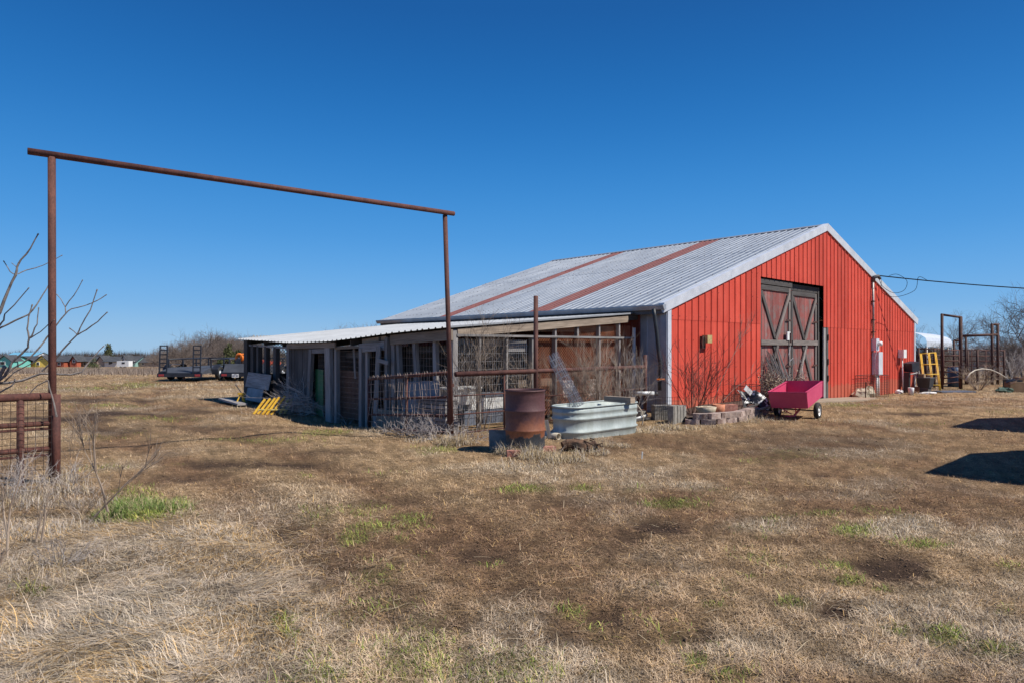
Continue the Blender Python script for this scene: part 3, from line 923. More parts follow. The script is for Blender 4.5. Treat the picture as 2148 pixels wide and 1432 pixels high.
# service cable from the mast
cab = MB()
w0 = GB(13.55, 4.28, 0.15)
pts = []
wend = Vector((40.0, 31.0, 4.55))
for i in range(25):
    t = i / 24; p = w0.lerp(wend, t); p.z -= 0.55 * 4 * t * (1 - t); pts.append(p)
cab.poly(pts, 0.022, 5)
lz = GB(13.3, 4.2, 0.25)
def smooth(P, k=5):
    P = [Vector(p) for p in P]; Q = [P[0]] + P + [P[-1]]; out = []
    for i in range(1, len(Q) - 2):
        for j in range(k):
            t = j / k; a_, b_, c_, d_ = Q[i - 1], Q[i], Q[i + 1], Q[i + 2]
            out.append(.5 * ((2 * b_) + (c_ - a_) * t + (2 * a_ - 5 * b_ + 4 * c_ - d_) * t * t + (3 * b_ - a_ - 3 * c_ + d_) * t ** 3))
    return out + [P[-1]]
cab.poly(smooth([lz, lz + Vector((.12, -.05, -.35)), lz + Vector((.5, -.1, -.6)), lz + Vector((.9, -.1, -.5)), lz + Vector((1.0, -.1, -.15)), lz + Vector((.7, 0, .1)), lz + Vector((.4, 0, .05))]), 0.009, 5)
cab.poly(smooth([lz + Vector((0.1, 0, -.1)), lz + Vector((0.1, -.1, -.6)), lz + Vector((.6, -.1, -.75)), lz + Vector((1.3, -.1, -.5)), lz + Vector((1.5, 0, 0.0)), pts[2]]), 0.009, 5)
M['cable'] = mat_noise('cable_sheath', (0.012, 0.012, 0.013), (0.02, 0.02, 0.022), 4, 1.0, 0, 0)
M['cable'].node_tree.nodes['Principled BSDF'].inputs['Specular IOR Level'].default_value = 0.05
tag(cab.build('power_cable', M['cable']), 'thin black power cable looping off the barn gable across the sky', 'cable')

# ------------------------------------------------------------------ lean-to shed
SC = BO - g * 5.96 + a * 0.85
def SF(t, z, inn=0.0):                 # front wall: t along, inn into the shed
    p = SC + a * t + g * inn; return Vector((p.x, p.y, z))
def SR(s, z, inn=0.0):                 # right wall
    p = SC + g * s + a * inn; return Vector((p.x, p.y, z))
def eave(t):
    return float(np.interp(t, [-0.3, 0, 1.7, 3.2, 4.5, 5.8, 7.0, 8.5, 10.2], [1.93, 1.915, 1.85, 1.765, 1.70, 1.68, 1.685, 1.745, 1.80]))
def sheet_z(s, t):
    return eave(t) + (2.40 - eave(t)) * (s / 6.0)
SL = 9.95
shed = thing('lean_to_shed', SF(5, -0.1, 3), 'ramshackle grey timber and wire lean-to shed against the barn', 'shed')
NP = 12
for k in range(NP):
    t0 = -0.05 + k * (SL + 0.38) / NP; t1 = -0.05 + (k + 1) * (SL + 0.38) / NP
    pts = [(t0, 0)]
    for i in range(4):
        r = t0 + (i + .5) * (t1 - t0) / 4
        pts += [(r - .034, 0), (r - .018, .024), (r + .018, .024), (r + .034, 0)]
    pts.append((t1, 0))
    vs = []; fs = []
    s0 = -0.16 + random.uniform(-.02, .02)
    for (t, hh) in pts:
        for s in (s0, 2, 4, 5.97):
            p = SC + a * t + g * s
            vs.append(Vector((p.x, p.y, sheet_z(s, t) + 0.03 + hh)))
    for i in range(len(pts) - 1):
        for j in range(3):
            q = i * 4 + j; fs.append((q + 4, q + 5, q + 1, q))
    mb = MB(); mb.add(vs, fs); mb.build('roof_panel', M['roof_white'], shed)
mb = MB(); mb.bar(SR(-.16, sheet_z(-.16, -.05) + 0.037, -0.062), SR(5.45, sheet_z(5.45, -.05) + 0.037, -0.062), 0.02, 0.035, a); mb.build('roof_edge', M['roof_white'], shed)
def sbar(name, p, q, w, t, mat, side):
    mb = MB(); mb.bar(p, q, w, t, side); return mb.build(name, M[mat], shed)
def gz(p): return tz(p.x, p.y) - 0.05
# rafters & purlins
for t in np.linspace(0.1, SL - 0.1, 9):
    sbar('rafter', SF(t, sheet_z(0, t) - 0.07, -0.02), SF(t, sheet_z(5.95, t) - 0.07, 5.95), 0.04, 0.13, 'wood_dark', a)
for s in (1.5, 3.0, 4.5):
    mb = MB(); ts = np.linspace(0, SL, 7)
    for i in range(6):
        mb.bar(SF(ts[i], sheet_z(s, ts[i]) - .0, s), SF(ts[i + 1], sheet_z(s, ts[i + 1]) - .0, s), .08, .035, g)
    mb.build('purlin', M['wood_dark'], shed)
# front wall
def fpost(t, w, zt, mat='wood', lean=0.0, zb=None, d=0.09, inn=0.04, name='stud'):
    b = SF(t + lean, 0, inn); b.z = gz(b) if zb is None else zb
    return sbar(name, b, SF(t, zt, inn), w, d, mat, a)
def fbeam(t0, t1, z0, z1, h_, mat='wood_tan', inn=-0.03, name='beam', th=0.04):
    return sbar(name, SF(t0, z0, inn), SF(t1, z1, inn), h_, th, mat, UP)
fbeam(-.05, 2.05, 1.80, 1.72, 0.20)
fbeam(0.05, 2.0, 1.56, 1.50, 0.14, 'wood_dark', 0.35)
fpost(0.05, 0.15, 1.90, 'wood', name='post', d=0.12, inn=0.07)
fpost(0.56, 0.09, 1.72, 'wood', -0.05); fpost(1.26, 0.09, 1.70, 'wood', -0.16); fpost(1.86, 0.09, 1.70, 'wood', -0.12)
fpost(2.02, 0.12, 1.78, 'wood', 0.0); fpost(2.22, 0.10, 1.78, 'wood', 0.02, inn=0.0)
fpost(2.42, 0.16, 1.58, 'wood', 0.15, inn=-0.10, name='leaning_board', d=0.03)
fbeam(2.0, 2.42, 1.24, 1.30, 0.08, 'wood', -0.13, 'cleat', 0.025)
fbeam(2.3, 3.35, 1.60, 1.55, 0.19, 'wood', -0.02, 'header')
fbeam(2.3, 3.3, 1.76, 1.70, 0.10, 'wood_tan', 0.03)
fpost(3.12, 0.10, 1.55, 'wood', 0.0, d=0.06); fpost(3.27, 0.12, 1.55, 'wood', 0.0, name='post', d=0.12, inn=0.0)
fbeam(3.35, 4.5, 1.58, 1.55, 0.06, 'wood_tan', 0.0); fbeam(3.35, 4.5, 1.40, 1.38, 0.14, 'wood_dark', 0.3)
fpost(3.83, 0.07, 1.66, 'wood', -0.08, zb=0.85, inn=0.1, name='hanging_slat', d=0.02)
fpost(4.50, 0.10, 1.60, 'wood', 0.0, d=0.1); fpost(4.80, 0.26, 1.58, 'wood', -0.06, name='post', d=0.1, inn=-0.02)
fbeam(4.4, 7.0, 1.625, 1.60, 0.13, 'wood_tan', -0.06)
fbeam(4.9, 5.7, 1.49, 1.47, 0.11, 'wood', -0.03, 'header')
fpost(5.70, 0.14, 1.52, 'wood', 0.16, inn=-0.02, name='post')
for i in range(5):
    fpost(5.95 + i * 0.235, 0.225, 1.55, 'wood_dark', 0.0, d=0.02, inn=0.03 + .004 * (i % 2), name='wall_board')
fpost(7.02, 0.16, 1.64, 'wood', 0.0, name='post', d=0.1, inn=0.0)
fbeam(7.05, SL - .1, 1.55, 1.64, 0.05, 'wood', 0.0, 'top_plate')
fpost(7.92, 0.17, 1.58, 'wood_dark', 0.02, d=0.12); fpost(8.55, 0.14, 1.60, 'wood_dark', 0.02, d=0.12); fpost(9.1, 0.14, 1.62, 'wood_dark', 0.0, d=0.12)
fpost(9.5, 0.2, 1.66, 'wood_dark', 0.0, d=0.12); fpost(SL - 0.1, 0.26, 1.78, 'wood_dark', 0.0, name='post', d=0.14, inn=0.0)
fbeam(7.3, SL + .1, 0.12, 0.10, 0.18, 'wood_dark', -0.02, 'sill_board')
# right wall
def rpost(s, w, zt, mat='wood', inn=0.0, zb=None, d=0.09, name='stud'):
    b = SR(s, 0, inn); b.z = gz(b) if zb is None else zb
    return sbar(name, b, SR(s, zt, inn), w, d, mat, g)
sbar('top_beam', SR(0.12, sheet_z(.12, 0) - .09, -0.02), SR(5.40, sheet_z(5.4, 0) - .10, -0.02), 0.15, 0.04, 'wood_tan', UP)
sbar('mid_rail', SR(0.10, 1.795, -0.02), SR(5.62, 1.80, -0.02), 0.045, 0.05, 'wood', UP)
for s in (0.70, 1.42, 2.15, 2.87, 4.36, 5.11):
    rpost(s, 0.045, 1.77, 'wood', 0.045, d=0.11)
for s in (2.87, 3.6, 4.36, 5.11):
    rpost(s, 0.05, sheet_z(s, 0) - .17, 'wood', 0.045, zb=1.82, d=0.09)
rpost(5.68, 0.06, 2.05, 'white_metal', 0.0, d=0.05, name='door_post')
sbar('girt', SR(0.2, 1.66, 0.14), SR(1.40, 1.66, 0.14), 0.14, 0.03, 'wood_tan', UP)
sbar('girt', SR(1.46, 1.60, 0.14), SR(2.12, 1.60, 0.14), 0.24, 0.03, 'wood', UP)
sbar('girt', SR(2.2, 1.97, 0.35), SR(5.3, 2.02, 0.35), 0.14, 0.03, 'wood_tan', UP)
# rear end wall (far left side) partly boarded, partly netted
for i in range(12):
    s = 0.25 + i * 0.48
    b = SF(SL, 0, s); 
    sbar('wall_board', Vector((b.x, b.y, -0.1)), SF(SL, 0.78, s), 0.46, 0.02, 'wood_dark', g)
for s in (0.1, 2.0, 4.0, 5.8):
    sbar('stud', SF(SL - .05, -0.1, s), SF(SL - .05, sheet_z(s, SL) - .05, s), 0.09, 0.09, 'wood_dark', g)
# netting
def net(P, u0, u1, z0, z1, dx, dz, r, diag, zclip=None, n=3):
    mb = MB()
    if diag:
        L = z1 - z0
        u = u0 - L
        while u < u1:
            for sgn in (0, 1):
                ua, za, ub, zb = (u, z0, u + L, z1) if sgn == 0 else (u, z1, u + L, z0)
                if ua < u0:
                    f = (u0 - ua) / L; za = za + (zb - za) * f; ua = u0
                if ub > u1:
                    f = (u1 - ua) / (ub - ua); zb = za + (zb - za) * f; ub = u1
                if ub - ua < .01: continue
                mb.tube(P(ua, za), P(ub, zb), r, n=n, caps=False)
            u += dx
    else:
        u = u0
        while u <= u1 + 1e-6:
            mb.tube(P(u + random.uniform(-.004, .004), z0), P(u + random.uniform(-.004, .004), z1), r, n=n, caps=False); u += dx
        z = z0
        while z <= z1 + 1e-6:
            mb.tube(P(u0, z), P(u1, z), r, n=n, caps=False); z += dz
    return mb
net(lambda u, z: SR(u, z, 0.10), 2.18, 5.66, 0.1, 1.76, 0.075, 0, 0.0046, True).build('chain_link', M['wire_rust'], shed)
net(lambda u, z: SR(u, z, 0.10), 2.9, 5.66, 1.83, 2.10, 0.075, 0, 0.0046, True).build('chain_link', M['wire_rust'], shed)
net(lambda u, z: SR(u, z, 0.10), 0.15, 2.12, 0.05, 1.72, 0.06, 0.155, 0.0036, False).build('wire_mesh', M['wire_bright'], shed)
net(lambda u, z: SF(u, z, 0.10), 0.15, 3.1, 0.0, 1.6, 0.10, 0.15, 0.0022, False).build('wire_mesh', M['wire'], shed)
net(lambda u, z: SF(u, z, 0.10), 3.35, 5.6, -0.2, 1.5, 0.06, 0.12, 0.002, False).build('wire_mesh', M['wire'], shed)
net(lambda u, z: SF(SL, z, u), 0.15, 5.8, 0.78, 1.93, 0.10, 0, 0.011, True).build('chain_link', M['pvc_old'], shed)
# sheets and doors inside
sbar('green_board', SF(5.66, -.2, 0.17), SF(5.60, 1.02, 0.14), 0.40, 0.02, 'green', a)
sbar('dark_green_board', SF(6.4, -.2, 0.6), SF(6.4, 0.95, 0.5), 1.2, 0.02, 'dkgreen', a)
for i in range(6):
    sbar('rusty_board', SF(3.60, -0.02 + i * .19, 0.20), SF(4.72, -0.02 + i * .19, 0.20), 0.182, 0.02, 'brownsheet', UP)
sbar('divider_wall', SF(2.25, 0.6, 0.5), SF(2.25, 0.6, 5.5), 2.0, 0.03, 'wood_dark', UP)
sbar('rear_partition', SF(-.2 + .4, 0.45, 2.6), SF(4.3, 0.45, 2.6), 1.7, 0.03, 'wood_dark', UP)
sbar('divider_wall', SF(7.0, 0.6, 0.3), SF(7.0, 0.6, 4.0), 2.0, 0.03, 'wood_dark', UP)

# ------------------------------------------------------------------ pipe gateway
gl = Vector((-5.30, 7.70, 0)); gr_ = Vector((-1.02, 11.35, 0))
gate = thing('pipe_gateway', gl, 'tall rusty pipe gateway with two posts and a sloping-looking top bar', 'gateway')
mb = MB(); mb.tube(Vector((gl.x, gl.y, -0.1)), Vector((gl.x - .01, gl.y, 3.75)), 0.040, n=14); mb.build('post', M['rust'], gate, True)
mb = MB(); mb.tube(Vector((gr_.x, gr_.y, -0.1)), Vector((gr_.x - .115, gr_.y - .05, 3.80)), 0.040, n=14); mb.build('post', M['rust'], gate, True)
mb = MB(); mb.tube(Vector((-5.48, 7.55, 3.775)), Vector((-0.99, 11.37, 3.835)), 0.039, n=14); mb.build('top_bar', M['rust'], gate, True)

# left fence running off the left post
dg = Vector((-0.76, -0.65, 0)).normalized()
lf = thing('pipe_fence', gl + dg * .5, 'rusty pipe fence with square wire at the left edge, under the bare branches', 'fence')
def LP(s, z): p = gl + dg * s; return Vector((p.x, p.y, z))
mb = MB(); mb.tube(LP(-.04, -.1) + Vector((.012, -.03, 0)), LP(-.04, 1.02) + Vector((.012, -.03, 0)), 0.045, n=12); mb.build('post', M['rust'], lf, True)
mb = MB(); mb.tube(LP(.30, -.1), LP(.30, .98), 0.038, n=10); mb.build('post', M['rust'], lf, True)
mb = MB(); mb.tube(LP(1.6, -.1), LP(1.6, .98), 0.038, n=10); mb.build('post', M['rust'], lf, True)
for z, r in ((1.00, .046), (0.69, .03), (0.63, .016), (0.40, .03), (0.33, .014)):
    mb = MB(); mb.tube(LP(-.03, z), LP(2.6, z), r, n=10); mb.build('rail', M['rust'], lf, True)
mb = net(lambda u, z: LP(u, z) + Vector((0.04, -0.04, 0)), 0.02, 2.5, 0.1, 0.98, 0.075, 0.075, 0.003, False); mb.build('wire_mesh', M['wire_black'], lf)

# open gate leaf swung back along the shed
gt = thing('pipe_gate', Vector((-2.0, 12.7, -.05)), 'rusty pipe gate laced with loose wire, swung open before the shed', 'gate')
gA = Vector((-1.08, 11.42, 0)); gB = Vector((-2.97, 13.85, 0))
def GL(u, f): # u 0..1 along, f 0..1 up
    p = gA.lerp(gB, u); zt = 1.13 + (0.92 - 1.13) * u; zb = 0.10 + (-.12 - .10) * u
    return Vector((p.x, p.y, zb + (zt - zb) * f))
for f, r in ((1, .034), (.60, .024), (.29, .024), (0.0, .032)):
    mb = MB(); mb.tube(GL(0, f), GL(1, f), r, n=10); mb.build('rail', M['rust'], gt, True)
for u, r in ((0, .034), (.48, .026), (1, .032)):
    mb = MB(); mb.tube(GL(u, 0), GL(u, 1), r, n=10); mb.build('upright', M['rust'], gt, True)
mb = MB()
for i in range(30):
    u = 0.03 + i / 30 * 0.98
    j = lambda s: Vector((random.uniform(-s, s), random.uniform(-s, s) - .05, 0))
    P0 = [GL(u, 1.02) + j(.01), GL(u + random.uniform(-.01, .01), 1.06) + j(.02), GL(u + .004, 0.95) + j(.02), GL(u + random.uniform(-.015, .02), .66) + j(.03),
          GL(u + random.uniform(-.02, .03), .35) + j(.03), GL(u + random.uniform(-.03, .04), 0.04) + j(.05)]
    mb.poly(P0, 0.0050, 4, False)
for f in (.15, .42, .74, .88):
    mb.poly([GL(u, f + random.uniform(-.02, .02)) + Vector((0, -.05, 0)) for u in np.linspace(0, 1, 12)], 0.0035, 4, False)
mb.build('wire_mesh', M['wire'], gt)
for f in (.25, .8):
    mb = MB(); mb.box(GL(0, f) + Vector((.04, -.03, 0)), .1, .04, .06, Vector((.7, -.7, 0))); mb.build('hinge', M['rust'], gt)

# fence between gateway and barn
fd = Vector((0.704, 0.71, 0))
def FP(s, z, o_=0): p = gr_ + fd * s + Vector((.7, -.7, 0)) * o_; return Vector((p.x, p.y, z))
pf = thing('pipe_fence', FP(3, 0), 'rusty pipe fence with taller middle post between gateway and barn corner', 'fence')
for s, zt, r in ((2.10, 2.55, .044), (5.84, 1.40, .045)):
    mb = MB(); mb.tube(FP(s, -.15), FP(s, zt), r, n=12); mb.build('post', M['rust'], pf, True)
for s, zt, r in ((1.25, 1.08, .016), (1.47, .6, .02), (1.52, .6, .012)):
    mb = MB(); mb.tube(FP(s, 0), FP(s, zt), r, n=8); mb.build('upright', M['rust'], pf, True)
mb = MB(); mb.tube(FP(.08, 1.11), FP(5.84, 1.12), .044, n=12); mb.build('rail', M['rust'], pf, True)
for z in (.74, .42, .10):
    mb = MB(); mb.tube(FP(.05, z), FP(2.08, z - .02), .012, n=6); mb.build('rail', M['rust'], pf, True)
for z in (.62, .14):
    mb = MB(); mb.tube(FP(2.1, z), FP(5.9, z), .012, n=6); mb.build('rail', M['rust'], pf, True)
net(lambda u, z: FP(u, z, -.02), 2.1, 4.4, 0.05, 0.9, 0.09, 0.10, 0.0025, False).build('wire_mesh', M['wire_black'], pf)

# ------------------------------------------------------------------ yard objects
# rusty drum on bricks
dc = Vector((0.195, 9.88, 0)); dz = tz(dc.x, dc.y) + 0.02
drum = thing('steel_drum', (dc.x, dc.y, dz), 'upright rusty steel drum with scorched black base, in front of pipe fence', 'drum')
R_ = 0.29
prof = [(R_ - .01, 0), (R_ + .006, .008), (R_ + .006, .022), (R_, .03)]
for zc in (0.30, 0.585):
    prof += [(R_, zc - .035), (R_ + .012, zc - .01), (R_ + .014, zc), (R_ + .012, zc + .01), (R_, zc + .035)]
prof += [(R_, .76), (R_ + .004, .80), (R_, .86), (R_ + .010, .868), (R_ + .011, .882), (R_ - .004, .886), (R_ - .008, .87), (R_ - .01, .60), (R_ - .01, .45), (0.01, .45)]
mb = MB(); mb.lathe((dc.x, dc.y, dz), prof, 40); mb.build('body', M['drum'], drum, True)
mb = MB(); mb.ring((dc.x, dc.y, dz + .884), (0, 0, 1), R_ + .003, .008, 40, 6); mb.build('rim', M['rust_dark'], drum, True)
def single(mb, name, mat, label, cat, smooth=False, group=None):
    return tag(mb.build(name, M[mat], None, smooth), label, cat, group)
p = gp(1078, 956)
mb = MB(); mb.box(p + Vector((0, 0, .035)), .2, .1, .1, Vector((1, .1, 0))); single(mb, 'brick', 'redbrick', 'red brick lying at the front foot of the rusty drum', 'brick')
p = gp(1150, 945)
mb = MB(); mb.box(p + Vector((0, 0, .03)), .2, .12, .08, Vector((1, .3, 0))); single(mb, 'brick', 'redbrick', 'half buried pinkish brick right of the rusty drum', 'brick')
# slab leaning behind the drum
p = on(1036, 10.16)
mb = MB(); mb.bar(p + Vector((-.07, 0, .13)), p + Vector((.20, .06, .12)), .30, .05, Vector((-.1, .35, 1))); single(mb, 'concrete_slab', 'concrete', 'grey concrete slab leaning in the shade behind the drum', 'slab')
p = gp(1172, 921); q = gp(1155, 915)
mb = MB()
for (r0, z0, r1, z1) in (): pass
d = Vector((-.45, .6, 0.02)).normalized(); c = p + Vector((0, 0, .05))
vs = []
n = 14; e1 = d.cross(UP).normalized(); e2 = e1.cross(d)
for (rr, t) in ((.058, 0), (.058, .45), (.048, .45), (.048, 0)):
    for k in range(n):
        an = 2 * math.pi * k / n; vs.append(c + d * t + (e1 * math.cos(an) + e2 * math.sin(an)) * rr)
fs = []
for i in range(4):
    for k in range(n):
        fs.append((i * n + k, i * n + (k + 1) % n, ((i + 1) % 4) * n + (k + 1) % n, ((i + 1) % 4) * n + k))
mb.add(vs, fs); single(mb, 'drain_pipe', 'pvc_old', 'short dirty pale drain pipe lying between drum and tank', 'pipe', True)
mb = MB(); mb.bar(gp(1148, 922) + Vector((-.1, 0, .03)), gp(1166, 912) + Vector((0, .2, .06)), .09, .035, None); mb.bar(at(1146, 880, 10.7), at(1153, 918, 10.7), .06, .03, Vector((1, 0, 0)))
single(mb, 'scrap_lumber', 'wood', 'grey scrap timber offcut standing just right of the rusty drum', 'timber')
# stock tank
ta = Vector((0.72, 0.694, 0)).normalized(); tb = Vector((-ta.y, ta.x, 0))
tc_ = Vector((1.50, 11.90, 0)); tzz = tz(tc_.x, tc_.y) - 0.02
tank = thing('stock_tank', (tc_.x, tc_.y, tzz), 'oval ribbed galvanised stock tank full of brush and wire', 'tank')
def stadium(R, L, n=14):
    out = []
    for k in range(n + 1):
        an = -math.pi / 2 + math.pi * k / n; out.append((L + R * math.cos(an), R * math.sin(an)))
    for k in range(n + 1):
        an = math.pi / 2 + math.pi * k / n; out.append((-L + R * math.cos(an), R * math.sin(an)))
    return out
TR, TL = 0.33, 0.66
lev = [(0, -.015), (.03, -.01), (.12, -.012), (.14, .014), (.16, .016), (.18, -.010), (.34, -.007), (.36, .018), (.385, .020), (.405, -.004), (.46, .002), (.475, .012), (.495, .012), (.51, .002), (.565, .004)]
vs = []; fs = []
for (z, o_) in lev + [(.565, -.006), (.25, -.02)]:
    for (x, y) in stadium(TR + o_, TL):
        q = tc_ + ta * x + tb * y; vs.append((q.x, q.y, tzz + z + random.uniform(-.002, .002)))
n = len(stadium(1, 1)); m = len(lev) + 2
for i in range(m - 1):
    for k in range(n): fs.append((i * n + k, i * n + (k + 1) % n, (i + 1) * n + (k + 1) % n, (i + 1) * n + k))
mb = MB(); mb.add(vs, fs); mb.build('tank_wall', M['tank'], tank, True)
mb = MB(); mb.add(vs[-n:], [tuple(range(n))]); mb.build('fill', M['soil'], tank)
mb = MB(); pts = [tc_ + ta * x + tb * y + Vector((0, 0, tzz + .57)) for (x, y) in stadium(TR + .006, TL)]
mb.poly(pts + [pts[0]], .016, 8, False); mb.build('rim', M['tank'], tank, True)
# timber on the tank rim
q = tc_ + ta * .62 - tb * .16 + Vector((0, 0, tzz + .635))
mb = MB(); mb.bar(q + Vector((-.30, .22, -.01)), q + Vector((.10, -.30, .0)), .12, .10, None); single(mb, 'timber_block', 'wood_tan', 'short dark timber block resting on the stock tank rim', 'timber')
# roll of woven wire in the tank
ra_, rb_ = at(1214, 852, 11.9), at(1158, 742, 12.0)
mb = MB(); d = (rb_ - ra_); L = d.length; d.normalize(); e1 = d.orthogonal().normalized(); e2 = d.cross(e1)
for layer in range(2):
    rr = .105 - layer * .035
    for k in range(9):
        an = 2 * math.pi * k / 9 + layer
        o_ = (e1 * math.cos(an) + e2 * math.sin(an)) * rr
        mb.poly([ra_ + o_ + d * (L * t) + Vector((random.uniform(-.006, .006), random.uniform(-.006, .006), 0)) for t in (0, .25, .5, .75, 1)], .0042, 3, False)
    for k in range(9):
        mb.ring(ra_ + d * (L * (k + .1) / 9), d + Vector((random.uniform(-.06, .06), 0, 0)), rr, .0042, 14, 3)
single(mb, 'wire_roll', 'wire_bright', 'roll of silver woven fence wire leaning out of the tank', 'wire roll')
# rotten log and litter
p = gp(1212, 945)
mb = MB(); pts = []; rad = []
for i in range(8):
    t = i / 7; pts.append(p + Vector((-.22 + .5 * t, .02 * math.sin(t * 9), .07 + .03 * math.sin(t * 7)))); rad.append(.06 + .05 * math.sin(math.pi * t) + random.uniform(-.015, .015))
mb.poly(pts, rad, 9)
for k in range(26):
    b = p + Vector((random.uniform(-.25, .3), random.uniform(-.12, .1), random.uniform(.08, .17)))
    mb.bar(b, b + Vector((random.uniform(-.16, .16), random.uniform(-.1, .1), random.uniform(-.06, .03))), .025, .014)
single(mb, 'rotten_log', 'rot', 'rotten brown log lump lying in straw below the tank', 'log')
p = gp(1346, 962)
mb = MB(); mb.bar(p + Vector((0, 0, -.02)), p + Vector((.01, 0, .10)), .03, .015); single(mb, 'marker_stake', 'pvc', 'small white stake poking from grass before the tank', 'stake')
# pipes by the barn corner
mb = MB(); mb.poly([at(1331, 824, 14.9), at(1372, 824, 14.9)], .045, 12); single(mb, 'white_pipe', 'whiteplastic', 'fat white pipe lying level below the fence end post', 'pipe', True)
mb = MB(); mb.poly([at(1373, 824.5, 14.9), at(1380, 825, 14.9)], .04, 10); single(mb, 'black_pipe', 'blackplastic', 'short black pipe at the right end of the fat white pipe', 'pipe', True)
mb = MB(); mb.poly([at(1333, 877, 14.2), at(1357, 870, 14.5)], .025, 10); single(mb, 'white_pipe', 'pvc', 'thin white pipe close to the ground beside the tank', 'pipe', True)
for (px, py, Z, w, hh, lab) in ((1344, 857, 14.6, .2, .18, 'pale block behind the thin white pipe'),):
    mb = MB(); c = on(px, Z) + Vector((0, 0, .09)); mb.box(c, w, .15, hh, g); single(mb, 'concrete_block', 'concrete', lab + ' beside the tank end', 'block')
mb = MB(); mb.bar(on(1325, 14.0) + Vector((-.1, 0, .03)), on(1362, 14.5) + Vector((0, 0, .04)), .14, .04); single(mb, 'ground_board', 'wood_dark', 'dark board flat on the ground right of the tank', 'board')
mb = MB(); mb.poly([on(1336, 13.6) + Vector((0, 0, .42)), on(1345, 13.6) + Vector((0, 0, .3)), on(1350, 13.6) + Vector((0, 0, .15)), on(1347, 13.6)], .012, 6); single(mb, 'hose', 'pvc_old', 'thin pale hose hanging down right of the tank', 'hose')
# cinder blocks
def cinder(c, ax, L, W, Hh, lab, grooves=8, mat='concrete'):
    r = thing('cinder_block', c, lab, 'block', 'concrete blocks at the barn corner')
    mb = MB(); c2 = Vector(c) + Vector((0, 0, Hh / 2)); mb.box(c2, L, W, Hh, ax); mb.build('core', M[mat], r)
    mb = MB(); ay = UP.cross(Vector(ax).normalized())
    for i in range(grooves):
        mb.box(c2 - ay * (W / 2 + .006) + Vector(ax).normalized() * (L * ((i + .5) / grooves - .5)), L / grooves * .66, .012, Hh * .98, ax)
    mb.build('ribbed_face', M[mat], r)
p1 = on(1388, 14.5)
cinder((p1.x, p1.y, p1.z - .02), Vector((1, .15, 0)), .40, .2, .34, 'long grey block with ribbed face at barn corner')
p1 = on(1414, 13.9); cinder((p1.x, p1.y, p1.z - .02), Vector((.6, .8, 0)), .36, .12, .39, 'upright grey block nearest the long ribbed one', 2)
p1 = on(1427, 14.15); cinder((p1.x, p1.y, p1.z - .02), Vector((.6, .8, 0)), .36, .12, .36, 'upright grey block touching the curved stone edging', 2)
# low black wire panel before the corner
mb = MB()
A0, B0 = at(1346, 832, 14.35), at(1425, 832, 14.0)
A1, B1 = at(1346, 866, 14.35), at(1425, 872, 14.0)
for k in range(17):
    t = k / 16; mb.tube(A0.lerp(B0, t), A1.lerp(B1, t), .003, n=4)
for k in range(6):
    t = k / 5; mb.tube(A0.lerp(A1, t), B0.lerp(B1, t), .003, n=4)
single(mb, 'wire_fence', 'wire_black', 'low black square wire fence before the barn corner', 'wire fence')

# curved edging of split blocks round the bed
wall = thing('retaining_wall', gp(1500, 884), 'low curved edging of rough reddish grey stone blocks before the red wall', 'retaining wall')
path = [gp(1436, 888), gp(1490, 889), gp(1545, 884), gp(1582, 874), gp(1612, 863), gp(1660, 856)]
seg = []; tot = 0
for i in range(len(path) - 1):
    L = (path[i + 1] - path[i]).length; seg.append((tot, L, path[i], path[i + 1])); tot += L
def along(u):
    for (s0, L, p, q) in seg:
        if u <= s0 + L: return p.lerp(q, (u - s0) / L), (q - p).normalized()
    return seg[-1][3], (seg[-1][3] - seg[-1][2]).normalized()
for course in range(2):
    u = 0.16 + course * .15
    while u < tot - (.1 if course == 0 else .5):
        p, d = along(u); d.z = 0; d.normalize()
        nn = UP.cross(d)
        c = Vector((p.x, p.y, tz(p.x, p.y) + 0.045 + course * 0.118)) + nn * (.02 * course + random.uniform(-.01, .01))
        L = .30 + random.uniform(-.02, .01); W = .2; hh = .113
        vs = []
        for iz in (0, 1):
            for (fx, fy) in ((-.5, .5), (-.5, -.42), (-.25, -.5), (.0, -.46), (.25, -.52), (.5, -.42), (.5, .5)):
                vs.append(c + d * (fx * L) + nn * ((fy) * W + (random.uniform(-.015, .015) if fy < 0 else 0)) + Vector((0, 0, (iz - .5) * hh + random.uniform(-.004, .004))))
        fs = [(6, 5, 4, 3, 2, 1, 0), (7, 8, 9, 10, 11, 12, 13)] + [(k, (k + 1) % 7, 7 + (k + 1) % 7, 7 + k) for k in range(7)]
        mb = MB(); mb.add(vs, fs); mb.build('block', M['block'], wall)
        u += .315
# soil inside the bed
mb = MB(); cen = GB(2.6, 0, .5); cen.z = tz(cen.x, cen.y) + .16
rim = [along(u)[0] for u in np.linspace(0.05, tot, 16)]
rim = [Vector((p.x, p.y, tz(p.x, p.y) + .13)) for p in rim] + [GB(5.2, base_z(5.2) + .12, .05), GB(3.5, base_z(3.5) + .17, .03), GB(1.5, base_z(1.5) + .17, .03), GB(0.3, base_z(.3) + .1, .03)]
mb.add(rim + [cen], [(i, (i + 1) % len(rim), len(rim)) for i in range(len(rim))])
tag(mb.build('planting_bed', M['soil']), 'bare soil bed behind the stone edging', None, None, 'structure')
def bed(px, py, dz=.12): p = gp(px, py); p.z += dz; return p
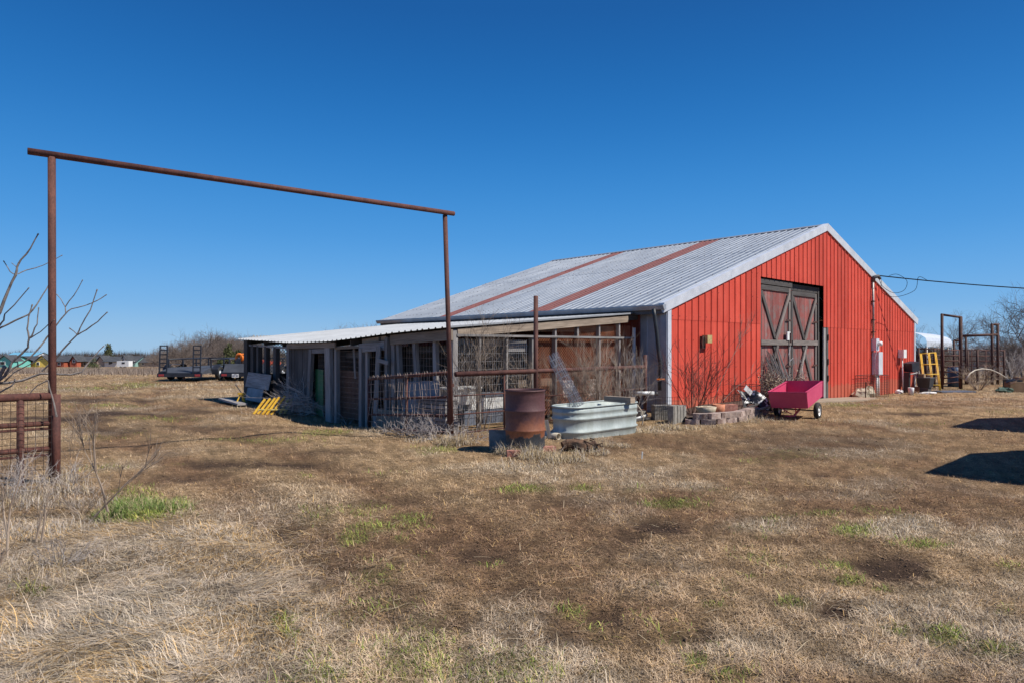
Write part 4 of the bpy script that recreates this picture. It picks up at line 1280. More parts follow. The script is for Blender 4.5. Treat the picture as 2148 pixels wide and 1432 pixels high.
# ceramic basin, rusted can, bricks, bag
p = Vector((4.55, 14.25, 0)); p.z = tz(p.x, p.y) + .14
p = at(1481, 867, 14.3)
r = thing('basin', p, 'tipped cream basin with brown hollow in the stone edged bed', 'basin')
mb = MB(); mb.lathe(p, [(.0, .0), (.16, .0), (.19, .05), (.22, .15), (.21, .155), (.18, .06), (.0, .03)], 20)
o = mb.build('bowl', M['rock'], r, True)
mb = MB(); mb.disc(p + Vector((-.02, -.03, .13)), (0, 0, 1), .14, .02, 14); mb.build('filling', M['brownsheet'], r)
mb = MB(); p = at(1507, 868, 14.5); mb.lathe(p, [(.02, 0), (.12, 0), (.13, .1), (.14, .22), (.125, .22), (.11, .05)], 14); single(mb, 'rusty_can', 'wire_rust', 'crushed red rusty can beside the cream basin', 'can', True)
mb = MB(); p = at(1529, 861, 14.9); mb.box(p + Vector((0, 0, .07)), .32, .2, .15, Vector((1, .2, 0))); single(mb, 'red_block', 'redbrick', 'salmon red block on top of the stone edging', 'block')
p = at(1572, 852, 15.2)
r = thing('feed_bag', p, 'crumpled black and white printed feed bag by the bed', 'bag')
mb = MB(); vs = []; N = 7
for i in range(N):
    for j in range(N):
        u, v = i / (N - 1), j / (N - 1)
        vs.append(p + Vector((-.14 + .62 * u - .1 * v, .18 * v + .08 * math.sin(u * 6), .46 * v * (1 - .55 * u) + .08 * math.sin(u * 5 + v * 4) + random.uniform(-.02, .02))))
fs = [(i * N + j, (i + 1) * N + j, (i + 1) * N + j + 1, i * N + j + 1) for i in range(N - 1) for j in range(N - 1)]
mb.add(vs, fs); mb.build('front_sheet', M['bag'], r, True)
mb = MB(); mb.add([v + Vector((.05, .05, -.03)) for v in vs], [f[::-1] for f in fs]); mb.build('rear_sheet', M['blackplastic'], r, True)
mb = MB(); mb.box(p + Vector((-.02, .02, .37)), .24, .012, .12, Vector((.7, .3, -.6))); mb.build('white_label', M['whiteplastic'], r)
for k, (x0, y0_, x1, y1) in enumerate(((1548, 861, 1602, 843), (1560, 866, 1630, 850), (1590, 858, 1632, 846))):
    mb = MB(); mb.bar(at(x0, y0_, 15.0), at(x1, y1, 15.3), .05, .03)
    single(mb, 'loose_board', 'wood' if k else 'wood_dark', ('thin grey stick slanting below the feed bag', 'long grey lath lying between feed bag and cart', 'short grey lath leaning up beside the pink cart')[k], 'board')
# rusty wire crate by the wall (left)
def wire_crate(c, ax, L, W, Hh, lab, mat='wire_black'):
    r = thing('wire_crate', c, lab, 'crate')
    ax = Vector(ax).normalized(); ay = UP.cross(ax); c = Vector(c)
    P = lambda u, v, w: c + ax * (u - .5) * L + ay * (v - .5) * W + Vector((0, 0, w * Hh))
    mb = MB()
    for (u, v) in ((0, 0), (1, 0), (1, 1), (0, 1)): mb.tube(P(u, v, 0), P(u, v, 1), .008, n=5)
    for w in (0, 1):
        for (p0, p1) in (((0, 0), (1, 0)), ((1, 0), (1, 1)), ((1, 1), (0, 1)), ((0, 1), (0, 0))): mb.tube(P(*p0, w), P(*p1, w), .008, n=5)
    mb.build('frame', M[mat], r)
    mb = MB()
    for k in range(1, 16):
        t = k / 16
        for v in (0, 1): mb.tube(P(t, v, 0), P(t, v, 1), .003, n=3, caps=False)
    for k in range(1, 9):
        t = k / 9
        for u in (0, 1): mb.tube(P(u, t, 0), P(u, t, 1), .003, n=3, caps=False)
        mb.tube(P(0, 0, t), P(1, 0, t), .003, n=3, caps=False); mb.tube(P(0, 1, t), P(1, 1, t), .003, n=3, caps=False)
        mb.tube(P(0, 0, t), P(0, 1, t), .003, n=3, caps=False); mb.tube(P(1, 0, t), P(1, 1, t), .003, n=3, caps=False)
    mb.build('wire_grid', M[mat], r)
p = GB(3.05, 0, .45); p.z = tz(p.x, p.y) + .14
wire_crate(p, g, .95, .5, .42, 'rusty wire crate behind the bare shrub in the bed', 'rust_dark')
p = GB(12.2, 0, .4); p.z = tz(p.x, p.y)
wire_crate(p, g, 1.5, .6, .80, 'tall black wire crate against the wall left of the meter')
p = on(1808, 23.8)
def rock(name, c, sx, sy, sz, seed, mat, lab, cat='rock'):
    rr = random.Random(seed); vs = []; fs = []; NU, NV = 10, 6
    for i in range(NV + 1):
        th = math.pi * i / NV
        for j in range(NU):
            ph = 2 * math.pi * j / NU; k = 1 + rr.uniform(-.2, .2)
            vs.append(Vector(c) + Vector((sx * math.sin(th) * math.cos(ph) * k, sy * math.sin(th) * math.sin(ph) * k, sz * .6 + sz * math.cos(th) * k)))
    for i in range(NV):
        for j in range(NU): fs.append((i * NU + j, (i + 1) * NU + j, (i + 1) * NU + (j + 1) % NU, i * NU + (j + 1) % NU))
    mb = MB(); mb.add(vs, fs); return single(mb, name, mat, lab, cat)
rock('rock', on(1806, 23.6), .30, .25, .22, 3, 'rock', 'cream rock in front of the tall black wire crate')
rock('rock', on(1822, 23.7), .20, .18, .26, 5, 'rock', 'tan upright rock beside the thin rusty stake')
mb = MB(); p = on(1816, 22.9); mb.tube(p, p + Vector((0, 0, .58)), .02, n=6); single(mb, 'metal_stake', 'rust_dark', 'thin rusty stake in the grass before the rocks', 'stake')
rock('rock', on(1948, 26.5), .36, .12, .05, 9, 'whiteplastic', 'flat white scrap lying in the grass before yellow frame', 'scrap')

# concrete apron
mb = MB(); ap = [gp(1700, 866), gp(1752, 862), gp(1800, 848), gp(1752, 838)]
ap = [Vector((p.x, p.y, tz(p.x, p.y) + .035)) for p in (GB(6.8, 0, 1.25), GB(9.0, 0, 1.35), GB(11.2, 0, .9), GB(11.6, 0, .05), GB(5.0, 0, .05), GB(5.4, 0, 1.0))]
mb.add(ap + [p - Vector((0, 0, .15)) for p in ap], [(0, 1, 2, 3, 4, 5)] + [((i + 1) % 6, i, 6 + i, 6 + (i + 1) % 6) for i in range(6)])
tag(mb.build('door_apron', M['slab']), 'worn tan concrete apron before the barn door', None, None, 'structure')

# ------------------------------------------------------------------ pink garden cart
def Q(px, py, Z): return at(px, py, Z)
ft_l, ft_r = Q(1612, 822, 14.8), Q(1691, 823, 14.27)
fwd = Vector((0.78, 0.95, 0.145))        # from front edge to back edge, along the bed
bt_l, bt_r = ft_l + fwd + Vector((0.02, 0, .04)), ft_r + fwd + Vector((0, 0, .04))
fb_l, fb_r = Q(1619, 853, 14.88), Q(1694, 855, 14.36)
bb_l, bb_r = fb_l + fwd * .90 + Vector((0, 0, .06)), fb_r + fwd * .90 + Vector((0, 0, .06))
cart = thing('garden_cart', (fb_l + fb_r) / 2 - Vector((0, 0, .3)), 'bright pink steel garden dump cart tipped forward on its hitch', 'cart')
def panel(name, A, B, C, D, th=.012, mat='pink', parent=None):
    n = (B - A).cross(D - A).normalized() * th
    mb = MB(); v = [A, B, C, D, A + n, B + n, C + n, D + n]
    mb.add(v, [(3, 2, 1, 0), (4, 5, 6, 7), (0, 1, 5, 4), (1, 2, 6, 5), (2, 3, 7, 6), (3, 0, 4, 7)])
    return mb.build(name, M[mat], parent or cart)
panel('front_panel', fb_l, fb_r, ft_r, ft_l)
panel('side_panel', fb_r, bb_r, bt_r, ft_r)
panel('side_panel', bb_l, fb_l, ft_l, bt_l)
panel('floor', fb_l, bb_l, bb_r, fb_r)
ex = Vector((0.04, .01, 0))
panel('tailgate', bb_r + ex - Vector((0, 0, .02)), bb_l - ex, bt_l - ex + Vector((0, 0, .03)), bt_r + ex + Vector((0, 0, .03)), .02)
mb = MB()
for (A, B) in ((ft_l, ft_r), (ft_r, bt_r), (ft_l, bt_l)): mb.bar(A + Vector((0, 0, .008)), B + Vector((0, 0, .008)), .04, .016)
mb.build('rim', M['pink'], cart)
wr = 0.185
wc = Q(1715, 863, 14.85); wc.z = tz(wc.x, wc.y) + wr - .01
axd = Vector((0.78, -0.62, 0)).normalized()
def wheel(c, axd, r, w, parent, tm='tyre', rm='whiteplastic', name='wheel'):
    h_ = MB(); h_.tube(c - axd * w * .35, c + axd * w * .35, r * .2, n=10); hub = h_.build(name, M['fascia'], parent)
    mb = MB(); prof = []
    e1 = axd.orthogonal().normalized(); e2 = axd.cross(e1); n = 28
    pr = [(.60, -.42), (.85, -.5), (.97, -.34), (1, -.12), (1, .12), (.97, .34), (.85, .5), (.60, .42)]
    vs = []
    for (f, o_) in pr:
        for k in range(n):
            an = 2 * math.pi * k / n; vs.append(c + (e1 * math.cos(an) + e2 * math.sin(an)) * r * f + axd * w * o_)
    fs = []
    for i in range(len(pr) - 1):
        for k in range(n): fs.append((i * n + k, i * n + (k + 1) % n, (i + 1) * n + (k + 1) % n, (i + 1) * n + k))
    mb.add(vs, fs); mb.build('tyre', M[tm], hub, True)
    mb = MB(); vs = []; pr = [(.62, .40), (.58, .30), (.50, .12), (.24, .14), (.22, .40), (.0, .42)]
    for sgn in (1, -1):
        vs = []
        for (f, o_) in pr:
            for k in range(n):
                an = 2 * math.pi * k / n; vs.append(c + (e1 * math.cos(an) + e2 * math.sin(an)) * r * max(f, .01) + axd * w * o_ * sgn)
        fs = []
        for i in range(len(pr) - 1):
            for k in range(n): fs.append((i * n + k, i * n + (k + 1) % n, (i + 1) * n + (k + 1) % n, (i + 1) * n + k))
        mb.add(vs, fs)
    mb.build('rim', M[rm], hub, True)
    return hub
wheel(wc, axd, wr, .10, cart)
wc2 = wc - axd * .86; wc2.z = tz(wc2.x, wc2.y) + wr - .01
wheel(wc2, axd, wr, .10, cart)
mb = MB(); mb.tube(wc2, wc, .016, n=8); mb.build('axle', M['fascia'], cart)
hp = gp(1662, 877) + Vector((0, 0, .04))
mb = MB()
mb.bar(fb_l.lerp(fb_r, .3) + Vector((0, .1, -.01)), hp + Vector((-.02, 0, .06)), .02, .02); mb.bar(fb_l.lerp(fb_r, .72) + Vector((0, .1, -.01)), hp + Vector((.08, 0, .06)), .02, .02)
mb.bar(hp + Vector((-.14, -.06, .02)), hp + Vector((.02, 0, .03)), .10, .02); mb.bar(hp + Vector((.05, 0, .04)), hp + Vector((.32, .35, .14)), .04, .03)
mb.build('hitch', M['pink'], cart)

# ------------------------------------------------------------------ right end of the barn
p = GB(16.85, 0, .45); p.z = tz(p.x, p.y)
def frustum(c, ax, l0, w0, l1, w1, hh):
    ax = Vector(ax).normalized(); ay = UP.cross(ax); c = Vector(c); vs = []
    for (L, W, z) in ((l0, w0, 0), (l1, w1, hh)):
        for (u, v) in ((-.5, -.5), (.5, -.5), (.5, .5), (-.5, .5)): vs.append(c + ax * u * L + ay * v * W + Vector((0, 0, z)))
    mb = MB(); mb.add(vs, [(3, 2, 1, 0), (4, 5, 6, 7), (0, 1, 5, 4), (1, 2, 6, 5), (2, 3, 7, 6), (3, 0, 4, 7)]); return mb
r = thing('black_bin', p, 'dark tilted plastic bin by the wall under the white box', 'bin')
mb = MB(); mb.bar(GB(16.55, .76, .28), GB(16.95, .84, .42), .36, .38, Vector((.1, 0, 1))); mb.build('body', M['blackpaint'], r)
mb = MB(); mb.tube(GB(16.45, .50, .40), GB(16.8, .56, .55), .025, n=8); mb.build('handle', M['conduit'], r)
mb = MB(); mb.bar(GB(16.5, -.3, .26), GB(16.54, .58, .26), .2, .2, g); mb.build('stand', M['blackplastic'], r)
p = GB(17.15, 0, .75); p.z = tz(p.x, p.y) + .22
r = thing('black_tub', p, 'black tapered plastic tub on a stand at the barn corner', 'tub')
frustum(p, g, .48, .40, .66, .5, .38).build('body', M['blackplastic'], r)
mb = MB(); mb.box(p + Vector((0, 0, .385)), .70, .54, .025, g); mb.build('lid', M['fascia'], r)
mb = MB(); mb.box(p - Vector((0, 0, .12)), .45, .3, .24, g); mb.build('stand', M['wood_dark'], r)
mb = MB(); q = p + Vector((-.14, 0, .40)); mb.box(q + Vector((0, 0, .07)), .26, .2, .14, g); single(mb, 'cardboard_box', 'card', 'small tan box sitting on the black tub lid', 'box')
q = on(1911, 26.0)
mb = MB(); mb.lathe(q, [(.01, 0), (.09, 0), (.11, .27), (.10, .28), (.09, .24), (.01, .22)], 18); single(mb, 'white_bucket', 'whiteplastic', 'small white bucket in front of the black tub', 'bucket', True)
rock('white_lump', on(1886, 26.6), .16, .14, .10, 21, 'whiteplastic', 'white lump on the ground at the pipe foot', 'scrap')
for k, (x0, x1, lab) in enumerate(((1921, 1926, 'grey board leaning nearest the white corner trim'), (1925, 1931, 'outer grey board leaning at the barn right corner'))):
    b = on(x1 + 1, 28.2); mb = MB(); mb.bar(b, at(x0, 765, 28.6), .16, .03, g); single(mb, 'leaning_board', 'wood', lab, 'board')
mb = MB(); q = on(1930, 27.9); mb.box(q + Vector((0, 0, .1)), .4, .3, .22, g); single(mb, 'concrete_block', 'concrete', 'grey concrete block below the leaning boards', 'block')
# yellow frame
yf = thing('scaffold_frame', on(1953, 28.0), 'yellow tube scaffold frame leaning on the corral rails', 'scaffold frame')
Zb, Zt = 27.6, 28.9
TLp, TRp = at(1930, 741, Zt), at(1963, 739, Zt)
BLp, BRp = on(1939, Zb), on(1974, Zb)
for u in (0, .075, .5, .58, .925, 1):
    mb = MB(); mb.tube(TLp.lerp(TRp, u), (BLp.lerp(BRp, u)) if u not in (.5, .58) else TLp.lerp(TRp, u).lerp(BLp.lerp(BRp, u), .83), .022, n=8); mb.build('upright', M['yellow'], yf, True)
for v in (0.005, .30, .56, .83):
    mb = MB(); mb.tube(TLp.lerp(BLp, v), TRp.lerp(BRp, v), .025, n=8); mb.build('rung', M['yellow'], yf, True)
mb = MB(); q = on(2000, 27.4); mb.box(q + Vector((0, 0, .03)), 1.5, .6, .05, Vector((1, .1, 0))); single(mb, 'rubber_mat', 'slate', 'dark flat sheet on the grass below the pipe corral', 'mat')
# corral
def pipe(p, q, r=.05, name='rail', parent=None, mat='rust_dark', n=8):
    mb = MB(); mb.tube(p, q, r, n=n); return mb.build(name, M[mat], parent, True)
cz = 29.5
fr = thing('pipe_arch', on(1995, cz), 'tallest dark pipe frame of the corral, nearest the yellow scaffold', 'pipe frame')
pipe(on(1976, cz), at(1976, 659, cz), .06, 'post', fr); pipe(on(2015, cz), at(2015, 665, cz), .075, 'post', fr); pipe(at(1974, 660, cz), at(2017, 666, cz), .05, 'crossbar', fr)
gg = thing('pipe_gate', on(1995, cz - .2), 'corral gate of seven thin level pipes within the tallest frame', 'gate')
for py in (735, 746, 757, 769, 780, 793, 804):
    pipe(at(1978, py, cz - .15), at(2013, py - (1 if py < 790 else 4), cz - .15), .025, 'rail', gg, 'rust')
pipe(at(1979, 734, cz - .15), at(1979, 806, cz - .15), .03, 'upright', gg, 'rust'); pipe(at(2012, 733, cz - .15), at(2012, 802, cz - .15), .03, 'upright', gg, 'rust')
fl = thing('pipe_fence', on(1950, 30.2), 'corral pipe fence behind the yellow scaffold frame', 'fence')
for px in (1927, 1942, 1960): pipe(on(px, 30.2), at(px, 729, 30.2), .05, 'post', fl)
for py in (731, 744, 752, 764, 776, 788): pipe(at(1924, py, 30.2), at(1976, py + 1, 30.2), .03, 'rail', fl)
fr2 = thing('pipe_arch', on(2087, 31.5), 'narrow dark pipe frame at the right of the corral', 'pipe frame')
pipe(on(2081, 31.5), at(2081, 680, 31.5), .06, 'post', fr2); pipe(on(2093, 31.5), at(2093, 681, 31.5), .06, 'post', fr2); pipe(at(2079, 681, 31.5), at(2095, 681, 31.5), .05, 'crossbar', fr2)
fm = thing('pipe_fence', on(2050, 31.5), 'corral pipe fence between the tall frame and the narrow frame', 'fence')
for px, pt in ((2026, 705), (2050, 733), (2001, 714), (2030, 735), (2106, 735)): pipe(on(px, 31.5), at(px, pt, 31.5), .05, 'post', fm)
pipe(at(2016, 705, 31.5), at(2093, 702, 31.5), .06, 'rail', fm)
pipe(at(2001, 714, 31.5), at(2015, 714, 31.5), .05, 'rail', fm)
for py in (734, 746, 756, 766): pipe(at(2016, py, 31.5), at(2108, py + 1, 31.5), .022, 'rail', fm, 'rust')
for px in (2038, 2068): pipe(on(px, 31.5), at(px, 734, 31.5), .022, 'upright', fm, 'rust')
mb = MB(); q = on(2003, 30.6); mb.lathe(q, [(.01, 0), (.28, 0), (.29, .3), (.29, .6), (.28, .88), (.01, .88)], 20); single(mb, 'blue_barrel', 'blue', 'dark blue plastic barrel behind the corral gate', 'barrel', True)
mb = MB(); mb.poly([at(2025, 797, 27.5), at(2034, 783, 27.6), at(2045, 776, 27.7), at(2060, 773, 27.8), at(2078, 775, 27.8), at(2095, 782, 27.7), at(2113, 793, 27.5)], .028, 8); single(mb, 'bent_pipe', 'pvc_old', 'pale flexible pipe arching above the ground by the corral', 'pipe', True)
for k, (px, Z, w, hh, lab, mat) in enumerate(((2133, 27.6, .7, .42, 'brown cardboard box lying at the right edge', 'card'), (2146, 27.9, .5, .60, 'taller tan carton behind the box at the right edge', 'card'), (2124, 27.8, .5, .50, 'black crate behind the brown box at the right edge', 'blackplastic'))):
    q = on(px, Z)
    r = thing('carton' if mat == 'card' else 'black_crate', q, lab, 'box')
    mb = MB(); mb.box(q + Vector((0, 0, hh / 2)), w, .5, hh, Vector((1, -.2, 0))); mb.build('body', M[mat], r)
    mb = MB(); mb.bar(q + Vector((-w / 2, -.25, hh + .02)), q + Vector((-w / 2 - .12, -.3, hh - .08)), .4, .012, Vector((.2, 1, 0))); mb.build('flap', M[mat], r)
rock('green_bag', on(2106, 27.4), .35, .2, .13, 31, 'dkgreen', 'crumpled dark green bag at the end of the bent pipe', 'bag')
# carport
cp = thing('carport', Vector((30, 47, -.3)), 'white round topped metal carport behind the corral', 'carport')
e0, e1_ = Vector((26.1, 42, 0)), Vector((34.3, 52, 0))
dx = (e1_ - e0).normalized(); dy = Vector((-dx.y, dx.x, 0)); CL = (e1_ - e0).length
prof = []
for k in range(13):
    an = math.pi * k / 12; prof.append((2.6 - 2.6 * math.cos(an), 1.95 + .75 * math.sin(an) ** .8))
prof = [(0, 1.62)] + prof + [(5.2, 1.62)]
for i in range(8):
    vs = []
    for t in (i / 8, (i + 1) / 8):
        for (v, z) in prof:
            q = e0 + dx * CL * t + dy * v; vs.append((q.x, q.y, z + .02))
    n = len(prof); mb = MB(); mb.add(vs, [(k, n + k, n + k + 1, k + 1) for k in range(n - 1)]); mb.build('roof_sheet', M['white_metal'], cp)
for i in range(6):
    for v in (0, 5.2):
        q = e0 + dx * CL * i / 5 + dy * v; pipe(Vector((q.x, q.y, tz(q.x, q.y) - .1)), Vector((q.x, q.y, 1.62)), .05, 'leg', cp, 'conduit')
# pale sheds on the horizon
for k, (x0, x1, y) in enumerate(((2049, 2061, 730), (2075, 2098, 730), (2100, 2120, 729.5))):
    Z = 150; A = at(x0, y, Z); B = at(x1, y, Z); zz = tz((A.x + B.x) / 2, Z)
    r = thing('far_shed', Vector(((A.x + B.x) / 2, Z, zz)), ('smallest pale shed far off, leftmost beyond corral', 'middle long pale shed far beyond the corral', 'pale shed far beyond, right of the narrow pipe frame')[k], 'shed')
    hh = A.z - zz - .9; c = (A + B) / 2; L = (B - A).length
    mb = MB(); mb.box(Vector((c.x, Z + 3, zz + hh / 2)), L, 6, hh); mb.build('wall', M['greybox'], r)
    mb = MB(); mb.add([Vector((c.x - L / 2 - .2, Z - .3, zz + hh)), Vector((c.x + L / 2 + .2, Z - .3, zz + hh)), Vector((c.x + L / 2 + .2, Z + 3, zz + hh + .9)), Vector((c.x - L / 2 - .2, Z + 3, zz + hh + .9)), Vector((c.x + L / 2 + .2, Z + 6.3, zz + hh)), Vector((c.x - L / 2 - .2, Z + 6.3, zz + hh))], [(0, 1, 2, 3), (3, 2, 4, 5), (0, 3, 5), (1, 4, 2)]); mb.build('roof', M['white_metal'], r)

# ------------------------------------------------------------------ things in and before the shed
mb = MB(); mb.bar(SF(8.95, .20, -.35), SF(7.75, .22, -.35), .38, .02, Vector((g.x * -.15, g.y * -.15, 1)))
r = thing('grey_panel', SF(8.4, 0, -.35), 'grey two piece panel leaning before the shed, left end', 'panel')
mb.v = []; mb.f = []; mb.uv = []
mb.bar(SF(9.35, .66, -.22), SF(7.75, .62, -.22), .42, .02, Vector((g.x * .2, g.y * .2, 1))); mb.build('upper_board', M['wood'], r)
mb = MB(); mb.bar(SF(9.15, .26, -.30), SF(8.05, .24, -.30), .36, .02, Vector((g.x * .2, g.y * .2, 1))); mb.build('lower_sheet', M['slate'], r)
mb = MB(); mb.bar(SF(9.75, .10, -.75), SF(7.9, .06, -.9), .26, .05, -g); single(mb, 'plank', 'wood', 'grey plank lying flat before the shed, above the yellow jack', 'plank')
# yellow jack stand below the plank
p = on(507, 18.4)
r = thing('jack_stand', p, 'small yellow jack stand under the grey plank', 'jack stand')
for (dx_, dy_) in ((-.14, -.1), (.14, -.1), (.0, .14)):
    mb = MB(); mb.bar(p + Vector((dx_, dy_, 0)), p + Vector((dx_ * .2, dy_ * .2, .3)), .05, .03); mb.build('leg', M['yellow'], r)
mb = MB(); mb.box(p + Vector((0, 0, .31)), .16, .14, .05); mb.build('saddle', M['yellow'], r)
# slatted yellow rack leaning over
ys = thing('slatted_rack', gp(580, 866), 'fallen yellow slatted rack with seven parallel bars beside the brush pile', 'rack')
bars = [((556, 836), (532, 868), 'yellow'), ((567, 835), (541, 868), 'yellow'), ((577, 834), (550, 869), 'yellow'), ((586, 832), (559, 869), 'yellow'), ((598, 830), (569, 869), 'yellow'), ((605, 836), (586, 868), 'yellow_pale'), ((616, 833), (597, 867), 'yellow_pale')]
for (t, b, m_) in bars:
    pb = gp(*b); pt = at(t[0], t[1], pb.y + .25); mb = MB(); mb.bar(pb, pt, .05, .03, Vector((1, 0, 0))); mb.build('bar', M[m_], ys)
A = at(540, 858, gp(532, 868).y + .1); B = at(600, 858, gp(569, 869).y + .1)
mb = MB(); mb.bar(A, B, .05, .03); mb.build('cross_rail', M['yellow_pale'], ys)
# thin rod left of the shed
mb = MB(); mb.poly([at(494, 806, 20.5), at(503, 818, 20.3), at(513, 834, 20.0)], .012, 5); single(mb, 'thin_rod', 'twig', 'thin rod leaning at the far left shed corner', 'rod')
# slate sheets, ply and tin behind the gate
mb = MB(); mb.bar(SF(1.5, .40, -.10), SF(.25, .46, -.14), .95, .02, Vector((g.x * .12, g.y * .12, 1))); single(mb, 'tin_sheet', 'slate', 'dark slate coloured tin sheet leaning behind the open gate', 'metal sheet')
mb = MB(); mb.bar(SF(2.3, .02, -.22), SF(.75, .05, -.26), .50, .02, Vector((g.x * .15, g.y * .15, 1))); single(mb, 'plywood_sheet', 'wood_tan', 'rough brown plywood sheet low behind the open gate', 'plywood')
r = thing('lumber_stack', SF(.2, -.05, -.3), 'stack of thin grey boards behind the gate hinge post', 'lumber stack')
for i in range(9):
    mb = MB(); mb.bar(SF(.62 + random.uniform(-.05, .05), .0 + i * .075, -.22), SF(-.28, .02 + i * .075, -.2 + random.uniform(-.03, .03)), .28, .06, -g); mb.build('board', M['wood'], r)
mb = MB(); mb.bar(SR(2.2, .78, .5), SR(3.3, .80, .5), .16, .03, UP); single(mb, 'ledge_board', 'wood_tan', 'tan board level inside the netted shed behind the drum', 'board')
# pale tubs and screen behind the wire at the shed corner
r = thing('white_tub', SR(.6, .45, .7), 'crumpled white tub just inside the shed corner wire', 'tub')
frustum(SR(.6, .42, .6), g, .55, .4, .75, .55, .32).build('body', M['whiteplastic'], r)
mb = MB(); mb.box(SR(.6, .76, .6), .82, .62, .03, g); mb.build('lip', M['whiteplastic'], r)
r = thing('white_cooler', SR(1.35, .4, .75), 'white and grey low cooler inside the shed wire behind drum', 'cooler')
mb = MB(); mb.box(SR(1.35, .42, .75), .9, .5, .26, g); mb.build('body', M['whiteplastic'], r)
mb = MB(); mb.box(SR(1.35, .585, .75), .94, .54, .07, g); mb.build('lid', M['slate'], r)
mb = MB(); mb.box(SR(1.35, .10, .8), 1.3, .6, .36, g); single(mb, 'wire_hutch', 'slate', 'slate grey hutch base low inside the shed wire', 'hutch')
for k, (s, lab) in enumerate(((3.55, 'left one of the two cream bins inside the netted shed'), (4.45, 'right one of the two cream bins inside the netted shed'))):
    p = SR(s, .44, .40)
    r = thing('cream_bin', p, lab, 'bin', 'cream bins behind the netting'); frustum(p, g, .32, .26, .38, .30, .34).build('body', M['pvc'], r)
    mb = MB(); mb.box(p + Vector((0, 0, .355)), .40, .32, .03, g); mb.build('lid', M['pvc'], r)
mb = MB(); mb.box(SR(4.0, .33, .45), 2.4, .45, .12, g); [mb.box(SR(4.0 + u_, .03, .45), .08, .4, .5, g) for u_ in (-1.1, 0, 1.1)]; single(mb, 'timber_bench', 'wood_dark', 'dark timber bench inside the netted shed below cream bins', 'bench')

# ------------------------------------------------------------------ trailers
def trailer(name, x, y, w, L, lab, ramps=True):
    z0 = tz(x, y)
    r = thing(name, (x, y, z0), lab, 'trailer')
    P = lambda u, v, z: Vector((x + u, y + v, z0 + z))
    def part(nm, mb, mat, sm_=False): return mb.build(nm, M[mat], r, sm_)
    mb = MB(); mb.add([P(-w / 2, 0, .42), P(w / 2, 0, .42), P(w / 2, .9, .62), P(-w / 2, .9, .62), P(w / 2, L, .62), P(-w / 2, L, .62), P(-w / 2, 0, .34), P(w / 2, 0, .34), P(w / 2, L, .5), P(-w / 2, L, .5)],
                      [(0, 1, 2, 3), (3, 2, 4, 5), (6, 7, 1, 0), (7, 8, 4, 2, 1), (9, 6, 0, 3, 5), (8, 9, 5, 4)]); part('deck', mb, 'deck')
    mb = MB(); mb.bar(P(-w / 2 - .02, -.03, .30), P(w / 2 + .02, -.03, .30), .06, .16, Vector((0, 1, 0))); part('bumper', mb, 'blackpaint')
    for sx in (-1, 1):
        wheel(P(sx * (w / 2 + .16), 1.5, .34), Vector((1, 0, 0)), .34, .2, r, rm='greybox'); wheel(P(sx * (w / 2 + .16), 2.4, .34), Vector((1, 0, 0)), .34, .2, r, rm='greybox')
        mb = MB(); pts = [(1.0, .55), (1.25, .76), (2.65, .76), (2.9, .55)]
        vs = []
        for (v, z) in pts: vs += [P(sx * (w / 2 + .01), v, z), P(sx * (w / 2 + .32), v, z)]
        mb.add(vs, [(2 * i, 2 * i + 1, 2 * i + 3, 2 * i + 2) for i in range(3)]); 
        mb.add([P(sx * (w / 2 + .01), 1.0, .30), P(sx * (w / 2 + .32), 1.0, .30), P(sx * (w / 2 + .32), 1.0, .55), P(sx * (w / 2 + .01), 1.0, .55)], [(0, 1, 2, 3)]); part('fender', mb, 'blackpaint')
        mb = MB(); mb.tube(P(sx * w / 2, .95, 1.02), P(sx * w / 2, L, 1.02), .035, n=8); part('side_rail', mb, 'blackpaint', True)
        for v in np.linspace(.95, L, 4):
            mb = MB(); mb.bar(P(sx * w / 2, v, .5), P(sx * w / 2, v, 1.02), .06, .06); part('stake', mb, 'blackpaint')
        mb = MB(); mb.box(P(sx * (w / 2 - .18), -.07, .30), .24, .02, .1); part('tail_light', mb, 'lightred')
    mb = MB(); mb.tube(P(-w / 2, L, 1.02), P(w / 2, L, 1.02), .035, n=8); part('front_rail', mb, 'blackpaint', True)
    mb = MB(); mb.bar(P(-w * .4, L, .45), P(0, L + 1.3, .45), .1, .12); mb.bar(P(w * .4, L, .45), P(0, L + 1.3, .45), .1, .12); part('tongue', mb, 'blackpaint')
    mb = MB(); mb.bar(P(.15, .1, 0), P(.15, .1, .3), .07, .07); part('support_leg', mb, 'rust_dark')
    if ramps:
        for sx in (-1, 1):
            cx = sx * (w / 2 - .24)
            mb = MB()
            for o_ in (-.17, .17): mb.bar(P(cx + o_, -.02, .40), P(cx + o_, .06, 1.68), .045, .05, Vector((1, 0, 0)))
            f = part('ramp', mb, 'blackpaint')
            for k in range(7):
                z = .46 + k * .2; mb = MB(); mb.bar(P(cx - .148, .0 + k * .01, z), P(cx + .148, .0 + k * .01, z), .05, .035, UP); mb.build('rung', M['blackpaint'], f)
    return r, P
x1 = (377.5 - CX) / F * 31.2
trailer('flatbed_trailer', x1, 31.2, 2.05, 5.2, 'black flatbed trailer with two upright ladder ramps')
x2 = (512 - CX) / F * 31.6
r2, P2 = trailer('utility_trailer', x2, 31.6, 2.2, 4.6, 'dark utility trailer with licence plate, half hidden by the shed', False)
mb = MB(); mb.add([P2(-1.0, -.02, .42), P2(1.1, -.02, .42), P2(1.1, .25, .82), P2(-1.0, .25, .82), P2(-1.0, .3, .42), P2(1.1, .3, .42)], [(0, 1, 2, 3), (3, 2, 5, 4)]); mb.build('tailgate', M['deck'], r2)
mb = MB(); mb.box(P2(-.38, -.085, .27), .32, .012, .17); pl = mb.build('licence_plate', M['whiteplastic'], r2)
mb = MB()
